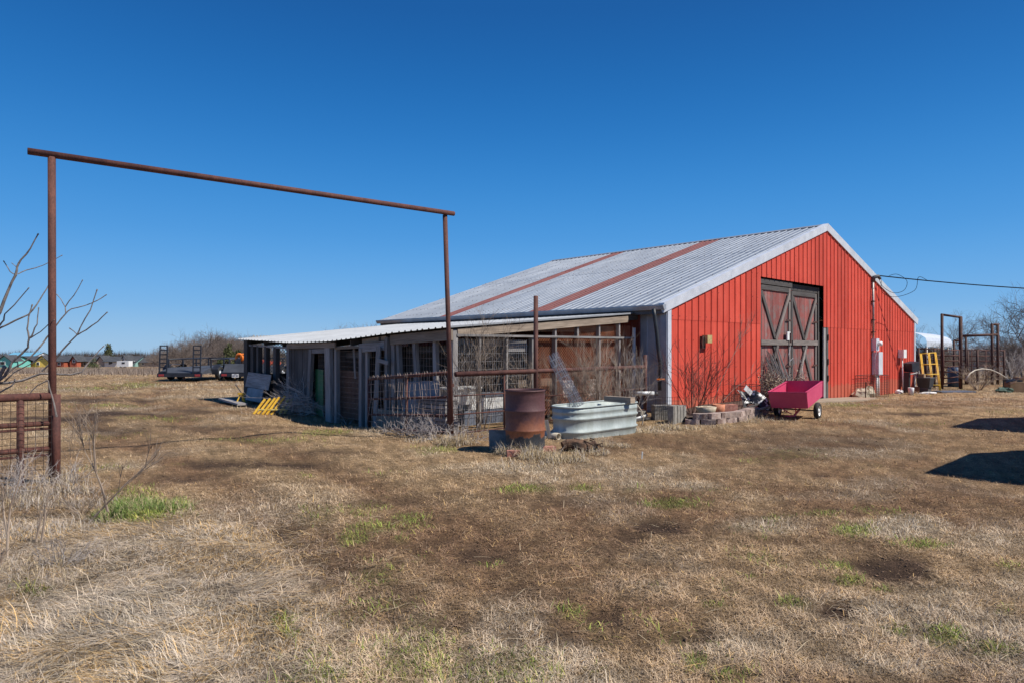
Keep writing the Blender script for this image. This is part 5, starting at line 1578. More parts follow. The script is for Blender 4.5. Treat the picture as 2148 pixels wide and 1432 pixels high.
for k in range(7):
    if k == 3: continue
    mb.box(P2(-.38 - .12 + k * .04, -.093, .262), .022, .004, .07)
mb.box(P2(-.38, -.093, .325), .12, .004, .02)
mb.build('plate_characters', M['slate'], pl)
mb = MB(); pp = []
for k in range(9): pp.append(P2(-.2 + .24 * math.sin(k * 2.1), .8 + .1 * k, .8 + .05 * math.cos(k)))
for k in range(16):
    mb.box(P2(random.uniform(-.3, 1.1), random.uniform(.5, 2.4), .78 + random.uniform(0, .12)), random.uniform(.2, .5), .3, .16, Vector((1, random.uniform(-.5, .5), random.uniform(-.2, .2))))
single(mb, 'orange_netting', 'redorange', 'heap of red orange netting on the utility trailer', 'netting')
mb = MB(); c = P2(-.50, .7, 1.1)
mb.ring(c, (.2, 1, .1), .17, .07, 14, 7); mb.ring(c + Vector((.2, 0, .03)), (-.3, 1, .2), .13, .06, 12, 7); mb.poly([c + Vector((.25, 0, -.05)), c + Vector((.33, -.05, -.25)), c + Vector((.32, 0, -.4))], .045, 6)
single(mb, 'orange_hose', 'orange', 'bundle of bright orange hose on the trailer post', 'hose', True)
mb = MB(); mb.bar(P2(-.52, .7, .62), P2(-.52, .7, 1.05), .22, .2); single(mb, 'black_toolbox', 'blackpaint', 'upright black box below the orange hose bundle', 'box')

# ------------------------------------------------------------------ bare twigs, bushes, trees
def rv(s): return Vector((random.uniform(-s, s), random.uniform(-s, s), random.uniform(-s, s)))
def stem(mb, p, d, L, r0, r1, nseg, wob, grav=0.0, n=3):
    pts = [Vector(p)]; d = Vector(d).normalized()
    for i in range(nseg):
        d = (d + rv(wob) + Vector((0, 0, grav))).normalized()
        pts.append(pts[-1] + d * (L / nseg))
    mb.poly(pts, [r0 + (r1 - r0) * i / nseg for i in range(nseg + 1)], n, False)
    return pts
def twigs(mb, pts, L, r, depth, kids, wob, spread, up=0.25, n=3, lo=0.25):
    if depth == 0: return
    for k in range(kids):
        t = random.uniform(lo, 1.0) * (len(pts) - 1)
        i = min(int(t), len(pts) - 2)
        p = pts[i].lerp(pts[i + 1], t - i)
        d = (pts[i + 1] - pts[i]).normalized()
        d = (d + rv(1).normalized() * spread + Vector((0, 0, up))).normalized()
        l = L * random.uniform(.6, 1.1)
        q = stem(mb, p, d, l, r, r * .55, 3, wob, 0.02, n)
        twigs(mb, q, L * .55, r * .62, depth - 1, max(2, kids - 1), wob, spread, up, n, lo)
def bush(name, base, height, spread, stems, mat, label, cat='bush', r=.007, kids=4, depth=2, wob=.16, lean=(0, 0), leaves=0, leafmat=None, up=.2, group=None):
    mb = MB(); tips = []
    for i in range(stems):
        an = random.uniform(0, 6.28); rr = random.random() ** .6
        d = Vector((math.cos(an) * spread * rr + lean[0], math.sin(an) * spread * rr + lean[1], 1))
        p = Vector(base) + Vector((math.cos(an), math.sin(an), 0)) * .12 * rr * min(1, height); p.z -= .02
        pts = stem(mb, p, d, height * random.uniform(.65, 1.05) * d.length ** .5, r, r * .45, 5, wob)
        twigs(mb, pts, height * .34, r * .55, depth, kids, wob * 1.3, .75, up)
        tips += pts[2:]
    if not leaves:
        return tag(mb.build(name, M[mat]), label, cat, group)
    root = thing(name, base, label, cat, group)
    mb.build('stems', M[mat], root)
    lb = MB()
    for k in range(leaves):
        c = random.choice(tips) + rv(.16 * height)
        u = rv(1).normalized() * random.uniform(.012, .03); v = rv(1).normalized() * random.uniform(.008, .02)
        lb.quad(c - u - v, c + u - v, c + u + v, c - u + v)
    lb.build('dry_leaves', M[leafmat], root)
    return root

def onw(px, Z): return on(px, Z)
bush('bare_shrub', at(1452, 868, 14.7), 1.45, .62, 20, 'twig_red', 'dense bare red brown shrub in the stone bed, nearest the white corner', r=.007, kids=5)
bush('bare_shrub', at(1492, 866, 14.9), 1.0, .8, 10, 'twig_red', 'lower bare shrub right of the dense red brown one', r=.006, kids=4, lean=(.2, 0))
mb = MB()
pts = [at(1490, 858, 14.8), at(1512, 800, 14.8), at(1535, 752, 14.9), at(1552, 715, 15.0), at(1566, 690, 15.0)]
mb.poly(pts, [.008, .007, .006, .004, .003], 4, False); twigs(mb, pts, .42, .003, 2, 9, .1, .5, .3, lo=.55)
pts = [at(1500, 856, 14.9), at(1540, 815, 15), at(1575, 788, 15), at(1592, 770, 15)]; mb.poly(pts, [.007, .006, .004, .003], 4, False); twigs(mb, pts, .35, .003, 2, 7, .1, .6, .2)
tag(mb.build('long_twig', M['twig']), 'long single bare stem slanting up right before the red wall', 'stem')
bush('dry_weed', at(1545, 858, 15.2), .75, .5, 9, 'twig_red', 'thin dry weed between rusty can and feed bag', r=.004, kids=4, cat='weed')
bush('dry_shrub', on(1638, 16.2), 1.0, .55, 18, 'twig', 'dry leafy brown shrub before the left barn door', r=.007, kids=5, leaves=2600, leafmat='leaf_dry')
tb = thing('stick_bundle', GB(5.0, -.1, .25), 'bundle of old grey sticks leaning on the left barn door', 'sticks')
for k in range(34):
    u = random.uniform(4.65, 5.55)
    b = GB(u + random.uniform(-.1, .6), -.12, .55 + random.uniform(-.1, .1)); t = GB(u, 1.45 + random.uniform(-.35, .1), .08)
    mb = MB(); m_ = b.lerp(t, .5) + rv(.04); mb.poly([b, m_, t], [.016, .015, .012], 5); mb.build('stick', M['wood'] if k % 3 else M['bark'], tb)
mb = MB()
mb.poly([GB(6.1, .1, .5), GB(6.5, .9, .35), GB(6.9, 1.35, .25), GB(7.1, 1.5, .2)], [.02, .016, .012, .008], 5); mb.poly([GB(6.75, .3, .4), GB(6.7, .8, .3), GB(6.72, 1.2, .2)], .012, 5)
tag(mb.build('pale_branch', M['twig_grey']), 'pale curved dead branch propped against the middle of the barn doors', 'branch')
for k, (px, Z, hh, st, sp) in enumerate(((1186, 13.9, 1.1, 10, .4), (1215, 14.1, 1.45, 13, .4), (1250, 13.6, 1.5, 15, .4), (1288, 13.9, 1.6, 16, .45), (1318, 14.2, 1.3, 14, .45))):
    bush('bare_bush', on(px, Z), hh, sp, st, ('twig', 'twig', 'twig', 'twig', 'twig_grey')[k], ('bare brown bush behind the wire roll, left of the tank brush', 'bare bush rising just right of the wire roll', 'pale bare bush behind the middle of the stock tank', 'tallest tan bare bush behind the right half of the tank', 'grey bare bush by the right end of the stock tank')[k], r=.0058, kids=6)
bush('bare_bush', on(1010, 12.75), 1.9, .26, 16, 'twig', 'tall bare bush growing through the wire at the shed corner', r=.0058, kids=6)
bush('bare_bush', on(975, 12.3), 1.3, .25, 12, 'twig_grey', 'grey bare bush close behind the right gateway post', r=.0045, kids=4)
bush('bare_bush', on(1098, 13.7), 1.35, .35, 13, 'twig', 'bare bush behind the rusty drum against the shed wire', r=.0055, kids=5)
for k, (px, py, hh, st) in enumerate(((812, 905, .3, 12), (848, 912, .42, 20), (880, 920, .42, 22), (915, 922, .45, 20), (960, 925, .35, 16), (1000, 922, .3, 12))):
    bush('dry_tangle', gp(px, py), hh, 1.3, st, 'twig_grey', ('small pale tangle of dry stems below the gate, leftmost', 'curly grey tangle of dry stems under the gate middle', 'thick grey tangle of dry stems under the gate, right of middle', 'grey tangle of dry stems at the gate hinge', 'grey tangle of dry stems round the right gateway post foot', 'thin dry tangle between gateway post and drum')[k], 'tangle', r=.006, kids=3, wob=.5, up=-.15)
# brush pile
bp = MB()
for k in range(330):
    c = gp(random.gauss(640, 24), random.uniform(853, 874)); t = random.random()
    c.z += random.random() * .62 * max(0, 1 - abs((c.x - gp(640, 864).x)) / 1.2)
    d = Vector((random.uniform(-1, .35), random.uniform(-.3, .5), random.uniform(-.25, .35)))
    pts = stem(bp, c, d, random.uniform(.3, .85), .008, .003, 4, .16); twigs(bp, pts, .22, .003, 1, 3, .2, .6)
tag(bp.build('brush_pile', M['twig_grey']), 'heap of cut grey brush behind the yellow slatted rack', 'brush pile')
bush('dry_twigs', gp(728, 890), .5, 1.5, 7, 'twig_grey', 'few pale dry twigs on the ground before the rusty boards', r=.008, kids=3, wob=.3, cat='twigs')
bush('dry_twigs', gp(665, 868), .8, 1.2, 7, 'twig_grey', 'pale dry twigs sticking out right of the brush pile', r=.009, kids=3, wob=.3, cat='twigs')
bush('bare_bush', on(2052, 29.0), 1.1, 1.0, 26, 'twig', 'low brown bramble mound inside the arch of the bent pipe', r=.012, kids=5)
bush('bare_bush', on(2120, 33.0), 1.5, .8, 22, 'twig_grey', 'pale tangled bush right of the narrow corral frame', r=.014, kids=5)

# sapling branches at the left edge
sp = MB()
def br(pl, r0, r1, Z0=7.9, Z1=None):
    Z1 = Z0 if Z1 is None else Z1; n = len(pl)
    pts = [at(x, y, Z0 + (Z1 - Z0) * i / (n - 1)) for i, (x, y) in enumerate(pl)]
    fine = [pts[0]]
    for i in range(n - 1):
        fine.append(pts[i].lerp(pts[i + 1], .5) + rv(.006)); fine.append(pts[i + 1])
    sp.poly(fine, [(r0 + (r1 - r0) * i / (len(fine) - 1)) * random.uniform(.74, .9) for i in range(len(fine))], 6)
    sp.poly([fine[-1], fine[-1] + (fine[-1] - fine[-2]).normalized() * .02], [r1 * 1.35, r1 * .8], 6)
br([(-75, 1015), (-62, 930), (-40, 860), (-12, 806), (9, 770)], .05, .022, 8.0)
br([(-50, 880), (-60, 800), (-40, 720), (-12, 672), (0, 655), (18, 608), (33, 577), (36, 560), (44, 545), (64, 521), (79, 493)], .03, .008, 8.1)
br([(33, 577), (21, 570), (9, 550)], .008, .006, 8.1); br([(36, 562), (27, 554)], .006, .004, 8.1); br([(38, 575), (55, 567), (92, 556), (128, 537)], .009, .005, 8.1, 8.3)
br([(-30, 705), (0, 682), (8, 672), (10, 659), (30, 640), (59, 606)], .014, .006, 8.0)
br([(-40, 720), (0, 688), (33, 672), (60, 660), (78, 638), (90, 618), (105, 592)], .015, .007, 8.0, 8.2)
br([(-12, 806), (9, 788), (25, 760), (45, 742), (59, 728), (61, 710), (57, 690), (60, 665), (67, 642)], .02, .008, 8.0)
br([(61, 710), (70, 697), (78, 680), (81, 648)], .011, .006, 8.0); br([(64, 709), (85, 696), (105, 677), (113, 672)], .008, .005, 8.0, 7.6)
br([(9, 790), (30, 770), (60, 752), (84, 727), (98, 708), (120, 680), (138, 658), (150, 648), (179, 641), (205, 630), (221, 620)], .014, .006, 8.0, 8.3)
br([(138, 658), (137, 644), (128, 628), (121, 620)], .008, .005, 8.2); br([(137, 644), (155, 620), (172, 590)], .008, .005, 8.2)
br([(-30, 812), (0, 803), (30, 800), (56, 794), (85, 783), (105, 783), (150, 785), (172, 780), (182, 765), (200, 745), (216, 727)], .025, .007, 8.0, 8.4)
br([(9, 800), (30, 780), (60, 765), (88, 752)], .01, .005, 8.0)
br([(88, 778), (105, 762), (120, 748), (140, 724), (161, 703), (168, 688), (190, 650), (203, 610)], .014, .007, 8.2)
br([(163, 702), (181, 692), (205, 675), (223, 657)], .010, .007, 8.2); br([(161, 701), (148, 690)], .006, .006, 8.2)
br([(-10, 828), (0, 822), (25, 808), (31, 797)], .013, .01, 8.0); br([(100, 797), (78, 808), (60, 828)], .008, .006, 7.6); br([(101, 797), (108, 826), (118, 870)], .008, .012, 7.55)
tag(sp.build('sapling', M['bark_light']), 'bare grey sapling branches reaching in from the left edge', 'sapling')
sp = MB()
for pl in ([(186, 1096), (222, 1058), (270, 1008), (308, 976)], [(226, 1072), (214, 1022), (200, 987), (180, 950), (171, 920)], [(200, 987), (198, 950), (196, 910)]):
    pts = [at(x, y, 5.95) for (x, y) in pl]; sp.poly(pts, [.012 - .003 * i for i in range(len(pts))], 5); twigs(sp, pts, .26, .0035, 2, 7, .12, .5, .3, lo=.5)
tag(sp.build('sapling', M['twig']), 'two stemmed thin sapling leaning beside the green grass patch', 'sapling')
sp = MB()
for pl, Z in (([(14, 1215), (16, 1120), (22, 1060), (38, 1012), (45, 985)], 4.9), ([(16, 1120), (8, 1080), (5, 1030)], 4.9), ([(-10, 1240), (0, 1180), (10, 1150)], 4.7), ([(80, 1178), (76, 1130), (86, 1085), (97, 1060), (104, 1030)], 5.3), ([(84, 1160), (92, 1100), (96, 1068)], 5.3)):
    pts = [at(x, y, Z) for (x, y) in pl]; sp.poly(pts, [.010 - .0018 * i for i in range(len(pts))], 5); twigs(sp, pts, .26, .0026, 2, 3, .2, .7, .25, lo=.3)
tag(sp.build('bare_shrub', M['twig']), 'thin bare shrub stems at the bottom left edge', 'shrub')
for k, (px, py, hh, st, sp_, mt) in enumerate(((60, 1035, .42, 14, 1.0, 'twig_grey'), (20, 1050, .45, 14, 1.0, 'twig_grey'), (140, 1030, .4, 12, 1.0, 'twig_grey'), (175, 1075, .32, 14, 1.0, 'twig'), (130, 1190, .25, 14, 1.2, 'twig_grey'), (150, 960, .55, 7, .4, 'twig'))):
    bush('dry_weed', gp(px, py), hh, sp_, st, mt, ('grey dry weed in front of the left fence wire', 'grey dry weed at the left edge below the fence', 'grey dry weed at the foot of the left gateway post', 'brown curled weed right of the left gateway post', 'low grey round weed in the pale grass, lower left', 'thin upright weed just right of the left gateway post')[k], 'weed', r=.0032, kids=4, wob=.3, group='dry weeds by the left gateway post')


# ---- trees
def tree_proto(name, seed, hh, trunk, spreadiness, depth, kids, label, cat, group, mat='twig_far', r=.03, stems=1):
    random.seed(seed)
    root = thing(name, (0, 0, 0), label, cat, group)
    tb_ = MB(); cb = MB()
    for s_ in range(stems):
        an = random.uniform(0, 6.28); ln = (0.35 if stems > 1 else .05)
        pts = stem(tb_, (math.cos(an) * .1 * stems, math.sin(an) * .1 * stems, -.2), (math.cos(an) * ln, math.sin(an) * ln, 1), hh * trunk, r * 1.6, r, 4, .10, .05, 6)
        def grow(p, d, L, rr, dep):
            q = stem(cb, p, d, L, rr, rr * .6, 3, .16, .03, 3)
            if dep == 0: return
            for k in range(kids):
                i = random.choice((1, 2, 3, 3)); dd = ((q[i] - q[i - 1]).normalized() + rv(1).normalized() * spreadiness + Vector((0, 0, .18))).normalized()
                grow(q[i], dd, L * random.uniform(.6, .85), rr * .6, dep - 1)
        for k in range(kids + 1):
            i = random.choice((2, 3, 4, 4)); an = random.uniform(0, 6.28)
            grow(pts[i], Vector((math.cos(an) * spreadiness, math.sin(an) * spreadiness, .8)), hh * .33, r * .75, depth)
    tb_.build('trunk', M['bark'], root); cb.build('crown', M[mat], root)
    return root
TG = 'thicket of bare trees behind the trailers'
TL_ = 'bare twiggy grey brown tree in the thicket behind the trailers'
protos = [tree_proto('bare_tree', 100 + k, 3.0, .30, .85, 4, 4, TL_, 'tree', TG, r=.035, stems=2) for k in range(2)] + [tree_proto('bare_tree', 105, 2.6, .25, 1.0, 4, 4, TL_, 'tree', TG, r=.03, stems=2)]
random.seed(5)
spots = [(352, 66, .62), (372, 60, .66), (392, 68, .85), (405, 62, .95), (420, 70, 1.12), (432, 60, .95), (446, 66, 1.12), (462, 72, 1.2), (484, 66, 1.1), (500, 62, 1.0), (516, 70, 1.15), (540, 66, 1.1), (565, 68, 1.0), (385, 80, .9), (450, 82, 1.25), (495, 84, 1.3), (338, 84, .6), (415, 86, 1.1)]
for i, (px, Z, s_) in enumerate(spots):
    p = on(px, Z); o = protos[i] if i < 3 else dup(protos[i % 3])
    o.location = p; o.rotation_euler = (0, 0, random.uniform(0, 6.28)); s_ *= 1.22 if px > 410 else 1.5; o.scale = (s_ * 1.1, s_ * 1.1, s_)
# right hand trees
big = tree_proto('bare_tree', 210, 5.6, .30, .75, 5, 3, 'tallest bare tree behind the carport', 'tree', None, 'bark', .06); big.location = on(1962, 60)
b2 = tree_proto('bare_tree', 214, 4.6, .28, .8, 5, 3, 'bare tree showing through the tallest pipe frame', 'tree', None, 'bark', .05); b2.location = on(1996, 58)
b3 = dup(big, on(2030, 62), 2.0, (.62, .62, .62), 'smaller bare tree right of the tallest pipe frame')
b4 = tree_proto('bare_tree', 222, 5.3, .22, 1.0, 5, 4, 'big spreading bare tree at the right edge', 'tree', None, 'bark', .06); b4.location = on(2178, 37)
b5 = dup(protos[1], on(758, 36), 1.0, (1.05, 1.05, 1.0), 'bare treetop just showing over the shed roof'); del b5['group']
BG = 'bare bushes along the field behind the corral'
random.seed(6)
for i, (px, Z, s_) in enumerate(((1925, 46, .8), (1950, 44, .75), (1980, 48, .85), (2005, 46, .7), (2030, 50, .7), (2056, 48, .7), (2080, 52, .75), (2104, 46, .85), (2125, 44, .95), (2146, 45, 1.1), (2165, 42, 1.1), (1935, 64, 1.1), (2115, 38, .7), (2140, 37, .8))):
    o = dup(protos[i % 3], on(px, Z), random.uniform(0, 6.28), (s_ * 1.25, s_ * 1.25, s_), 'bare brown bush along the field behind the corral'); o['group'] = BG; o['category'] = 'bush'; o.name = 'bare_bush'
# junipers
def juniper(base, hh, w, label, n=900, ls=.10, seed=1, lean=0.0):
    random.seed(seed)
    r = thing('juniper', base, label, 'juniper')
    mb = MB(); mb.poly([Vector(base) - Vector((0, 0, .2)), Vector(base) + Vector((lean * .5, 0, hh * .5)), Vector(base) + Vector((lean, 0, hh * .95))], [.09 * hh / 2, .05 * hh / 2, .01], 6); mb.build('trunk', M['bark'], r)
    mb = MB()
    lobes = [(random.uniform(.08, .95), random.uniform(0, 6.28)) for _ in range(16)]
    for k in range(n):
        t, an = random.choice(lobes); rad = w * (1.05 - t) * random.uniform(.15, .9)
        c = Vector(base) + Vector((math.cos(an) * rad + lean * t, math.sin(an) * rad, hh * t)) + rv(1).normalized() * (w * .28 * random.random() ** .5)
        c.z = max(c.z, base[2] + .05)
        u = (rv(.6) + Vector((0, 0, .8))).normalized() * ls * random.uniform(.6, 1.4); v = rv(1).normalized() * ls * .45
        mb.add([c - u * .4 - v, c - u * .4 + v, c + u], [(0, 1, 2)])
    mb.build('crown', M['juniper'], r); return r
juniper(on(476, 54), 2.35, 1.0, 'taller dark juniper behind the orange hose', 1500, .13, 3, .25)
juniper(on(457, 53), 1.35, .8, 'lower dark juniper left of the taller one', 900, .12, 4, .2)
juniper(on(500, 55), 2.0, .7, 'olive juniper close to the shed corner', 900, .12, 5)
juniper(on(226, 300), 8.6, 4.6, 'far dark evergreen above the distant roofs', 1600, .5, 7)
juniper(on(196, 170), 2.6, 2.2, 'dark round bush before the tan far house', 900, .22, 8)

# ------------------------------------------------------------------ far houses
wallm = {}
for nm, c in (('teal', (.17, .52, .46)), ('yellow', (.86, .62, .14)), ('rust', (.40, .10, .05)), ('tan', (.48, .36, .27)), ('cream', (.72, .66, .56)), ('white', (.78, .78, .76)), ('green', (.25, .42, .37))):
    wallm[nm] = mat_noise('house_' + nm, tuple(v * .92 for v in c), c, 2, .85, 0, 0)
M['shingle'] = mat_noise('dark_shingle', (.045, .047, .052), (.075, .077, .083), 1.0, .9, 0, 0)
M['blueroof'] = mat_noise('blue_metal_roof', (.14, .36, .50), (.18, .42, .56), .5, .5, 0, 0)
def house(x0, x1, Z, eave_y, ridge_y, wall_c, label, gables=(), roof='shingle', windows=(), depth=9):
    A, B = at(x0, eave_y, Z), at(x1, eave_y, Z); R = at(x0, ridge_y, Z + depth / 2).z
    zb = tz((A.x + B.x) / 2, Z) - .3; ez = A.z
    r = thing('far_house', Vector(((A.x + B.x) / 2, Z, zb)), label, 'house')
    cx = (A.x + B.x) / 2; L = B.x - A.x
    mb = MB(); mb.box(Vector((cx, Z + depth / 2, (zb + ez) / 2)), L, depth, ez - zb)
    for x in (A.x, B.x):
        mb.add([Vector((x, Z, ez)), Vector((x, Z + depth, ez)), Vector((x, Z + depth / 2, R - .05))], [(0, 1, 2)])
    mb.build('wall', wallm[wall_c], r)
    mb = MB(); o_ = .5
    for yy, ry in ((Z - o_, Z + depth / 2), (Z + depth + o_, Z + depth / 2)):
        mb.add([Vector((A.x - o_, yy, ez - .05)), Vector((B.x + o_, yy, ez - .05)), Vector((B.x + o_, ry, R)), Vector((A.x - o_, ry, R)), Vector((A.x - o_, yy, ez - .25)), Vector((B.x + o_, yy, ez - .25))], [(0, 1, 2, 3), (4, 5, 1, 0)])
    mb.build('roof', M[roof], r)
    for (g0, g1, py_, gc) in gables:
        a_, b_ = at(g0, eave_y + 1, Z - 2.2), at(g1, eave_y + 1, Z - 2.2); pk = at((g0 + g1) / 2, py_, Z - 2.2)
        mb = MB(); c = (a_ + b_) / 2
        mb.add([Vector((a_.x, Z - 2.2, zb)), Vector((b_.x, Z - 2.2, zb)), Vector((b_.x, Z - 2.2, a_.z)), Vector((c.x, Z - 2.2, pk.z)), Vector((a_.x, Z - 2.2, a_.z)), Vector((a_.x, Z, zb)), Vector((b_.x, Z, zb)), Vector((b_.x, Z, a_.z)), Vector((a_.x, Z, a_.z))],
               [(0, 1, 2, 3, 4), (5, 0, 4, 8), (1, 6, 7, 2)]); mb.build('gable_wall', wallm[gc], r)
        mb = MB()
        for e_ in (a_, b_):
            s_ = .35 if e_ is b_ else -.35
            mb.add([Vector((c.x, Z - 2.6, pk.z + .2)), Vector((e_.x + s_, Z - 2.6, a_.z + .05)), Vector((e_.x + s_, Z + 3, a_.z + .05)), Vector((c.x, Z + 3, pk.z + .2)), Vector((c.x, Z - 2.6, pk.z - .05)), Vector((e_.x + s_, Z - 2.6, a_.z - .2))], [(0, 1, 2, 3), (4, 5, 1, 0)])
        mb.build('gable_roof', M[roof], r)
    for (wx, wy, fr_) in windows:
        c = at(wx, wy, Z - (2.3 if fr_ else .1))
        mb = MB(); mb.box(c, .9, .12, 1.1); w_ = mb.build('window', M['whiteplastic'], r)
        mb = MB(); mb.box(c - Vector((0, .08, 0)), .62, .04, .84); mb.build('pane', M['glass'], w_)
    return r
house(-70, 22, 215, 757, 746, 'teal', 'teal green far house at the left edge', [(-6, 25, 745, 'teal')], windows=((3, 761, 1), (8, 761, 1)))
house(28, 92, 225, 757, 746, 'yellow', 'bright yellow far house with dark roof', [(74, 102, 745, 'yellow')], windows=((80, 762, 1), (36, 763, 0)))
house(14, 72, 262, 746, 738.5, 'white', 'far house with light blue metal roof behind the yellow one', [], 'blueroof')
house(104, 150, 225, 757, 746, 'rust', 'rust red far house right of the gateway post', [(118, 134, 758, 'rust'), (147, 161, 746, 'rust')], windows=((124, 762, 1), (155, 757, 1)))
house(160, 206, 228, 757, 747, 'tan', 'tan far house behind the dark round bush', [(203, 218, 746.5, 'tan')], windows=((178, 762, 0),))
house(219, 246, 225, 757, 747, 'cream', 'cream far house with two small windows', [], windows=((230, 761, 0), (234, 760, 0)))
house(252, 284, 230, 758, 746, 'green', 'pale green far house with a white front gable', [(252, 267, 745.5, 'white')], windows=((255, 757, 1), (257.5, 757, 1), (280, 759, 0)))
house(290, 345, 232, 759, 746, 'tan', 'long dark roofed far house left of the trailer ramps', [], windows=((300, 762, 0),))
c = at(261, 763.5, 205)
r = thing('camper_trailer', Vector((c.x, 205, c.z - 1.2)), 'white camper parked before the far green house', 'camper')
mb = MB(); mb.bar(c - Vector((1.7, 0, -.2)), c + Vector((1.9, 0, .2)), 2.2, 1.7, Vector((0, 1, 0))); mb.build('body', M['whiteplastic'], r)
mb = MB(); mb.box(c + Vector((.3, -1.13, .45)), .9, .04, .5); mb.build('window', M['glass'], r)
for k in (-.6, .7):
    mb = MB(); mb.disc(c + Vector((k, -1.0, -1.0)), (0, 1, 0), .38, .25); mb.build('wheel', M['tyre'], r)

# ------------------------------------------------------------------ grass, weeds and far woods (numpy built)
def blades(name, x, y, z, az, tilt, ln, wd, curv, colr, label, far=14.0):
    n = len(x)
    dx, dy = np.cos(az), np.sin(az)
    sx, sy = -dy, dx
    c1, s1 = np.cos(tilt), np.sin(tilt)
    t2 = tilt - curv
    c2, s2 = np.cos(t2), np.sin(t2)
    mx, my, mz = x + dx * c1 * ln * .5, y + dy * c1 * ln * .5, z + s1 * ln * .5
    tip = np.stack([mx + dx * c2 * ln * .5, my + dy * c2 * ln * .5, np.maximum(mz + s2 * ln * .5, z + .004)], 1)
    nr = np.hypot(x, y) < far
    V = np.empty((n, 5, 3), np.float32)
    for k, (bx, by, bz, w) in enumerate(((x, y, z, wd * .5), (x, y, z, -wd * .5), (mx, my, mz, -wd * .42), (mx, my, mz, wd * .42))):
        V[:, k, 0] = bx + sx * w; V[:, k, 1] = by + sy * w; V[:, k, 2] = bz
    V[:, 4] = tip
    A = V[nr]; B = V[~nr][:, [0, 1, 4]]
    na, nb = len(A), len(B)
    co = np.concatenate([A.reshape(-1, 3), B.reshape(-1, 3)])
    me = bpy.data.meshes.new(name)
    me.vertices.add(len(co)); me.vertices.foreach_set('co', co.ravel())
    b = (np.arange(na) * 5)[:, None]
    ia = np.concatenate([b + np.array([0, 1, 2, 3]), b + np.array([3, 2, 4])], 1)
    ib = na * 5 + np.arange(nb * 3)
    idx = np.concatenate([ia.ravel(), ib]).astype(np.int32)
    me.loops.add(len(idx)); me.loops.foreach_set('vertex_index', idx)
    me.polygons.add(na * 2 + nb)
    ls = np.concatenate([((np.arange(na) * 7)[:, None] + np.array([0, 4])).ravel(), na * 7 + np.arange(nb) * 3])
    me.polygons.foreach_set('loop_start', ls.astype(np.int32))
    me.update(calc_edges=True)
    ca = me.color_attributes.new('Col', 'BYTE_COLOR', 'POINT')
    cl = np.clip(colr, 0, 1)
    cc = np.ones((len(co), 4), np.float32); cc[:na * 5, :3] = np.repeat(cl[nr], 5, 0); cc[na * 5:, :3] = np.repeat(cl[~nr], 3, 0)
    ca.data.foreach_set('color', cc.ravel())
    me.materials.append(GM)
    o = bpy.data.objects.new(name, me); col.objects.link(o)
    return tag(o, label, None, None, 'stuff')
GM = mat_attr('grass_blade')

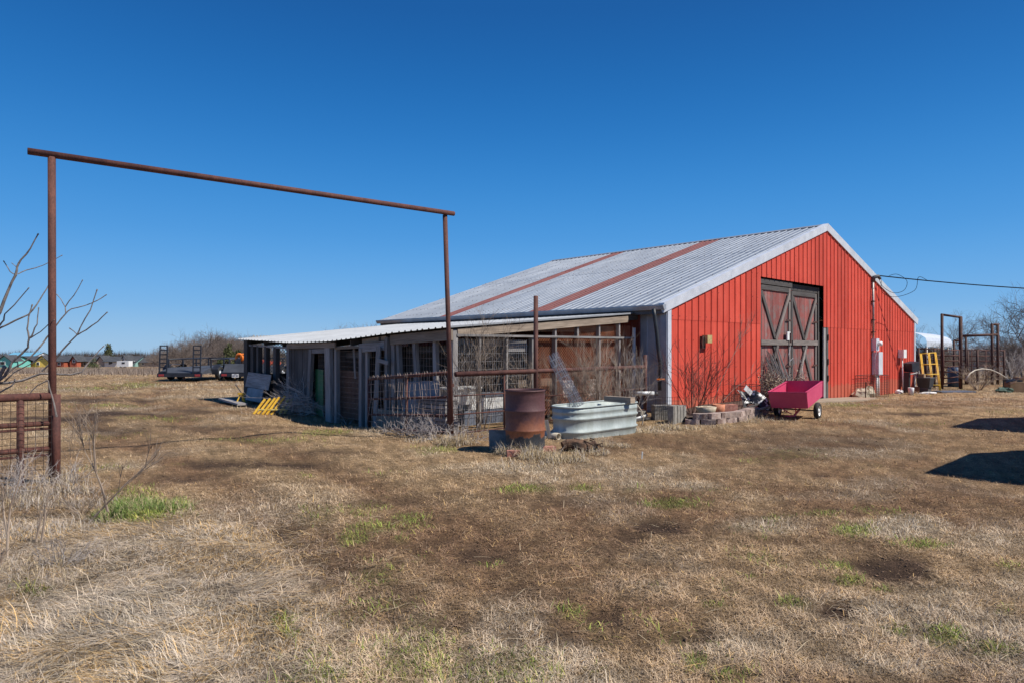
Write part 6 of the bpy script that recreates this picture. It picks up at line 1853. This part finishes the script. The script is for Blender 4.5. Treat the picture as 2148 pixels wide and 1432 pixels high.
def grass():
    N = 900000
    u = rng.random(N); Z = 2.35 * (60 / 2.35) ** u
    k = rng.uniform(-.95, .95, N); x = k * Z; y = Z
    gr, di, pa, br = masks(x, y)
    px, py = pix(x, y)
    uu = (x - BO.x) * g.x + (y - BO.y) * g.y; vv = (x - BO.x) * a.x + (y - BO.y) * a.y
    inside = (uu > -6.0) & (vv > .05) & (uu < 18.3) & (vv < 12.6)
    apron = (uu > 5.0) & (uu < 11.3) & (vv > -1.25) & (vv < .1)
    cl = fbm(x * 1.3, y * 1.3, 200, 3); cf = fbm(x * 7, y * 7, 210, 3)
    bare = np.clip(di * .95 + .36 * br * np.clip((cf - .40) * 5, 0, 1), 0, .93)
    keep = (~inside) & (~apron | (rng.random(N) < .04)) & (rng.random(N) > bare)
    x, y, Z, gr, di, pa, br, px, py, cl, cf = [v[keep] for v in (x, y, Z, gr, di, pa, br, px, py, cl, cf)]
    n = len(x)
    left = sm((760 - px) / 250) * sm((py - 1030) / 90)          # long matted grass, lower left
    r = rng.random((n, 6))
    ln = (.014 + .034 * r[:, 0]) * (.6 + .9 * cl)
    ln = ln * (1 + left * (.55 + 1.7 * r[:, 1] ** 2))
    ln = ln * (1 + .35 * pa * (1 - left))
    isg = r[:, 2] < np.clip(gr * .8, 0, .72)
    ln = np.where(isg, (.018 + .035 * r[:, 0]) * (1 + .8 * left), ln)
    ln = ln * (1 + Z / 26)
    wd = (.0013 + .00042 * Z) * (.6 + .8 * r[:, 3]) * np.where(isg, 1.25, 1)
    flow = fbm(x * .9, y * .9, 300, 2) * 10
    az = np.where(rng.random(n) < .75 * left, flow + rng.normal(0, .45, n), rng.uniform(0, 6.283, n))
    tilt = rng.uniform(.02, .6, n) * (1 - .45 * left)
    up = (rng.random(n) < (.12 + .35 * pa) * (1 - .8 * left)); tilt = np.where(up, rng.uniform(.5, 1.3, n), tilt)
    tilt = np.where(isg, rng.uniform(.35, 1.25, n), tilt)
    tilt = tilt * (1 - .5 * di)
    curv = rng.uniform(.1, .9, n)
    base = np.array([[.56, .395, .235]]) * np.ones((n, 3))
    brown = np.array([[.215, .123, .070]]); pale = np.array([[.70, .60, .455]]); grey = np.array([[.50, .42, .335]]); gold = np.array([[.62, .40, .17]])
    b_ = np.clip(1.25 * br * (.35 + .9 * r[:, 4]) * (.6 + .9 * cf), 0, 1)
    c = base + (brown - base) * b_[:, None]
    c = c + (brown * .8 - c) * np.clip(di * .75, 0, 1)[:, None]
    c = c + (pale - c) * (np.clip(pa, 0, 1) * (.25 + .75 * r[:, 5]))[:, None]
    c = c + (grey - c) * (left * .55)[:, None]
    gd = (rng.random(n) < .05 + .35 * left * np.clip((fbm(x * 1.6, y * 1.6, 333, 3) - .5) * 6, 0, 1))
    c = np.where(gd[:, None], gold, c)
    dk = rng.random(n) < .10 + .22 * np.clip((cf - .45) * 4, 0, 1); c = np.where(dk[:, None], c * .42, c)
    gcol = np.array([[.215, .265, .055]]) * (.55 + .75 * r[:, 4:5]) + np.array([[.12, .06, .02]]) * (rng.random((n, 1)) < .35)
    c = np.where(isg[:, None], gcol, c)
    cs = np.clip((fbm(x * 8.5, y * 7.0, 510, 3) - .5) * 3.2 + .5, 0, 1)
    c = c * (.66 + .50 * rng.random((n, 1))) * (.68 + .62 * cs)[:, None]
    ln = ln * (.65 + .75 * cs)
    fade = np.exp(-np.hypot(x, y) / 14.0)
    z = terr(x, y) + fade * (0.05 * (fbm(x * 3, y * 3, 9, 3) - 0.5) * (1 + di * 1.5) - 0.025 * di) + .002 + rng.random(n) * .010
    blades('dry_grass', x, y, z, az, tilt, ln, wd, curv, c, 'short dry tan grass with green blades over the yard', 8.5)
grass()

def tufts():
    L = [(1095, 952, .28, .26, 520), (1130, 960, .3, .24, 520), (1175, 965, .35, .2, 420), (1060, 950, .14, .2, 160), (1240, 950, .3, .16, 320), (1200, 965, .25, .18, 300), (1290, 935, .25, .12, 220),
         (1400, 900, .3, .22, 420), (1440, 900, .3, .14, 240), (1570, 885, .35, .2, 420), (1600, 880, .3, .18, 320), (1650, 884, .35, .12, 300), (1760, 882, .5, .12, 300), (950, 932, .22, .3, 360), (975, 930, .2, .25, 220),
         (900, 925, .4, .16, 300), (1345, 905, .3, .14, 240), (120, 1012, .22, .28, 200), (155, 1035, .25, .24, 200), (60, 1040, .3, .24, 260), (20, 1060, .35, .26, 260), (105, 1060, .3, .2, 260), (200, 1060, .25, .18, 200),
         (60, 1120, .35, .18, 260), (150, 1110, .3, .16, 220), (30, 1200, .3, .18, 220), (100, 1210, .3, .14, 200), (1850, 836, .8, .14, 400), (1780, 846, .6, .14, 300), (1930, 826, .6, .16, 300), (2040, 803, 1.2, .25, 520), (2100, 803, 1.2, .22, 420), (1965, 822, .5, .16, 200),
         (640, 882, .5, .12, 260), (560, 870, .6, .12, 260), (520, 858, .6, .14, 240), (690, 892, .4, .1, 160), (770, 900, .4, .12, 160), (430, 808, 1.4, .22, 400), (330, 810, 1.4, .22, 400), (500, 806, 1.2, .25, 300), (1500, 893, .5, .10, 240), (1210, 985, .6, .06, 200), (1100, 975, .5, .12, 300)]
    X = []
    for (px, py, rad, hh, n) in L:
        p = gp(px, py)
        an = rng.uniform(0, 6.283, n); rr = rad * np.sqrt(rng.random(n))
        X.append(np.stack([p.x + rr * np.cos(an), p.y + rr * np.sin(an) * .8, np.full(n, hh)], 1))
    X = np.concatenate(X); n = len(X); x, y, hh = X.T
    ln = hh * rng.uniform(.5, 1.25, n); c = np.array([[.56, .43, .25]]) * (.55 + .65 * rng.random((n, 1))); gy = rng.random(n) < .35
    gy = gy | ((x < -3.5) & (y < 9) & (rng.random(n) < .7)); c = np.where(gy[:, None], np.array([[.46, .395, .33]]) * (.6 + .6 * rng.random((n, 1))), c)
    az_ = rng.uniform(0, 6.283, n)
    blades('dry_tufts', x, y, terr(x, y) - .01, rng.uniform(0, 6.283, n), rng.uniform(.35, 1.4, n), ln, .0016 + .00040 * y, rng.uniform(.2, 1.6, n), c, 'tall tan grass tufts round posts, drum and barn foot')
    # tall green clump by the sapling
    n = 2600; p = gp(295, 1072); an = rng.uniform(0, 6.283, n); rr = np.sqrt(rng.random(n)) * (.75 + .35 * np.sin(an * 3 + 1))
    x = p.x + .42 * rr * np.cos(an) * 1.1; y = p.y + .42 * rr * np.sin(an)
    c = np.array([[.17, .24, .06]]) * (.6 + .8 * rng.random((n, 1))); dr = rng.random(n) < .3; c = np.where(dr[:, None], np.array([[.46, .37, .21]]), c)
    blades('green_grass', x, y, terr(x, y), rng.uniform(0, 6.283, n), rng.uniform(.6, 1.4, n), rng.uniform(.06, .17, n), np.full(n, .0042), rng.uniform(.2, .9, n), c, 'fresh green grass clump beside the leaning sapling')
tufts()

def clods():
    N = 60000
    Z = 2.4 * (15 / 2.4) ** rng.random(N); k = rng.uniform(-.8, .8, N); x = k * Z; y = Z
    gr, di, pa, br = masks(x, y)
    keep = (rng.random(N) < np.clip((di - .35) * .55, 0, .35)) ; x, y = x[keep], y[keep]; n = len(x)
    fade = np.exp(-np.hypot(x, y) / 14.0); d2 = di[keep]
    z = terr(x, y) + fade * (0.05 * (fbm(x * 3, y * 3, 9, 3) - 0.5) * (1 + d2 * 1.5) - 0.025 * d2)
    r = .004 + .011 * rng.random(n) ** 2.5 + .0006 * y
    D = np.array([[1, 0, 0], [0, 1, 0], [-1, 0, 0], [0, -1, 0], [0, 0, .45], [0, 0, -.6]], float)
    V = np.stack([x, y, z + r * .3], 1)[:, None, :] + (D[None] * rng.uniform(.55, 1.3, (n, 6, 1)) + rng.normal(0, .15, (n, 6, 3))) * r[:, None, None]
    T = np.array([[0, 1, 4], [1, 2, 4], [2, 3, 4], [3, 0, 4], [1, 0, 5], [2, 1, 5], [3, 2, 5], [0, 3, 5]])
    idx = (np.arange(n)[:, None, None] * 6 + T[None]).reshape(-1)
    me = bpy.data.meshes.new('dirt_clods'); me.vertices.add(n * 6); me.vertices.foreach_set('co', V.astype(np.float32).ravel())
    me.loops.add(len(idx)); me.loops.foreach_set('vertex_index', idx.astype(np.int32)); me.polygons.add(n * 8)
    me.polygons.foreach_set('loop_start', (np.arange(n * 8) * 3).astype(np.int32)); me.update(calc_edges=True)
    ca = me.color_attributes.new('Col', 'BYTE_COLOR', 'POINT'); cc = np.ones((n, 6, 4), np.float32)
    cc[:, :, :3] = (np.array([[.15, .094, .06]]) * (.5 + rng.random((n, 1))))[:, None, :]; ca.data.foreach_set('color', cc.ravel())
    me.materials.append(GM); o = bpy.data.objects.new('dirt_clods', me); col.objects.link(o)
    tag(o, 'dark crumbled clods of soil in the bare dirt patches', None, None, 'stuff')
clods()

def straws():
    n = 5200
    Z = 2.4 * (8 / 2.4) ** rng.random(n); k = rng.uniform(-.8, -.15, n); k[::4] = rng.uniform(-.2, .78, len(k[::4])); x = k * Z; y = Z
    px, py = pix(x, y); keep = (rng.random(n) < .25 + sm((760 - px) / 250) * sm((py - 1050) / 90)); x, y = x[keep], y[keep]; n = len(x)
    c = np.array([[.66, .52, .33]]) * (.55 + .6 * rng.random((n, 1))); q = rng.random(n) < .3; c = np.where(q[:, None], np.array([[.60, .38, .16]]) * (.7 + .5 * rng.random((n, 1))), c)
    blades('loose_straw', x, y, terr(x, y) + .012 + .03 * rng.random(n), fbm(x * .9, y * .9, 300, 2) * 10 + rng.normal(0, .8, n), rng.uniform(0, .3, n), rng.uniform(.07, .22, n), rng.uniform(.0018, .0038, n), rng.uniform(-.1, .6, n), c, 'long loose straws lying on the dry grass')
straws()

def weeds():
    N = 70000
    k = rng.uniform(-.95, -.34, N); Z = 40 * (130 / 40) ** rng.random(N); x = k * Z
    d = fbm(x * .12, Z * .12, 400, 3); keep = (d > .36) & ((k > -.66) | (Z > 62)) & ~((k > -.545) & (Z < 45) & (k < -.40))
    k2 = rng.uniform(-.42, .9, 14000); Z2 = rng.uniform(45, 95, 14000)
    x = np.concatenate([x[keep], k2 * Z2]); y = np.concatenate([Z[keep], Z2]); n = len(x)
    hh = (.38 + .46 * sm((y - 40) / 25)) * rng.uniform(.5, 1.2, n)
    c = np.array([[.30, .235, .18]]) * (.55 + .7 * rng.random((n, 1))); gy = rng.random(n) < .4; c = np.where(gy[:, None], np.array([[.30, .235, .195]]) * (.7 + .5 * rng.random((n, 1))), c)
    blades('tall_weeds', x, y, terr(x, y) - .02, rng.uniform(0, 6.283, n), rng.uniform(1.0, 1.55, n), hh, .012 + .00028 * y, rng.uniform(0, .5, n), c, 'tall dead weeds across the far field')
    # distant woods
    P = []
    for (k0, k1, nt) in ((-1.0, -.30, 900), (.55, 1.0, 500), (-.30, .55, 300)):
        kk = rng.uniform(k0, k1, nt); ZZ = rng.uniform(285, 430, nt); hh = 4.0 + 4.2 * np.clip(fbm(kk * 55, ZZ * .02, 700, 3) * 1.5 - .3, 0, 1) + rng.uniform(-.5, .9, nt)
        for q in range(70):
            P.append(np.stack([kk * ZZ + rng.normal(0, 2.6, nt), ZZ + rng.normal(0, 2.6, nt), hh * rng.uniform(.35, 1.0, nt)], 1))
    P = np.concatenate(P); n = len(P)
    c = np.array([[.080, .062, .057]]) * (.6 + .75 * rng.random((n, 1))); e = rng.random(n) < .12; c = np.where(e[:, None], np.array([[.075, .08, .05]]), c)
    blades('far_woods', P[:, 0], P[:, 1], terr(P[:, 0], P[:, 1]) - .3, rng.uniform(0, 6.283, n), rng.uniform(.6, 1.55, n), P[:, 2], rng.uniform(.15, .42, n), rng.uniform(-.3, .6, n), c, 'distant bare brown woods along the horizon')
weeds()

# ------------------------------------------------------------------ two unseen vans added beyond the right edge, shaped to cast shadows into view
def build_shadow_van(loc, rz, paint, label):
    r = thing('shadow_van', loc, label, 'van')
    def part(nm, mb, mat, sm_=False, par=None): return mb.build(nm, mat if not isinstance(mat, str) else M[mat], par or r, sm_)
    Lx, W = 4.4, 1.78
    d = Vector((math.cos(rz), math.sin(rz), 0)); s = Vector((-d.y, d.x, 0)); o = Vector(loc)
    P = lambda u, v, z: o + d * u + s * v + Vector((0, 0, z))
    prof = [(-2.2, .42), (-2.2, .95), (-2.05, 1.02), (2.05 - .9, 1.04), (2.1, .90), (2.2, .72), (2.2, .40)]
    def extr(pr, w0, w1):
        vs = []; n = len(pr)
        for sg in (-1, 1):
            for i, (u, z) in enumerate(pr): vs.append(P(u, sg * (w0 if z < 1.2 else w1), z))
        mb = MB(); mb.add(vs, [(i, (i + 1) % n, n + (i + 1) % n, n + i) for i in range(n)] + [tuple(range(n))[::-1], tuple(range(n, 2 * n))]); return mb
    part('body', extr(prof, W / 2, W / 2), paint)
    part('cabin', extr([(-2.15, 1.0), (-2.05, 2.10), (.35, 2.14), (1.05, 1.02)], W / 2 - .06, W / 2 - .2), paint)
    for sg in (-1, 1):
        mb = MB(); vs = []
        for (u, z) in ((-1.85, 1.2), (-1.75, 1.85), (.25, 1.87), (.70, 1.2)):
            v = (W / 2 - .06) - (z - 1.0) / 1.12 * .14
            vs.append(P(u, sg * (v + .012), z))
        mb.add(vs, [(0, 1, 2, 3) if sg < 0 else (3, 2, 1, 0)]); part('window', mb, 'glass')
        for u in (-1.35, 1.4): wheel(P(u, sg * (W / 2 - .08), .36), s, .36, .22, r, rm='conduit')
        mb = MB(); mb.box(P(2.2, sg * .62, .74), .05, .34, .16, d); part('headlight', mb, 'greybox')
        mb = MB(); mb.box(P(-2.2, sg * .7, .85), .05, .2, .3, d); part('tail_light', mb, 'lightred')
    mb = MB(); mb.add([P(.42, -.66, 2.02), P(.42, .66, 2.02), P(.97, .78, 1.15), P(.97, -.78, 1.15)], [(3, 2, 1, 0)]); mb.v = [tuple(Vector(v) + Vector((0, 0, .02)) + d * .02) for v in mb.v]; part('windshield', mb, 'glass')
    return r
pa1 = mat_noise('silver_car_paint', (.35, .36, .38), (.4, .41, .43), 2, .3, .3, 0)
pa2 = mat_noise('white_car_paint', (.6, .6, .6), (.66, .66, .66), 2, .3, 0, 0)
def carpos(s_, n_): q = g * s_ + a * n_; return Vector((q.x, q.y, tz(q.x, q.y)))
build_shadow_van(carpos(12.2, .32), YAW, pa1, 'silver van added out of view for its shadow, nearer one')
build_shadow_van(carpos(18.1, 1.50), YAW, pa2, 'white van added out of view for its shadow, farther one')
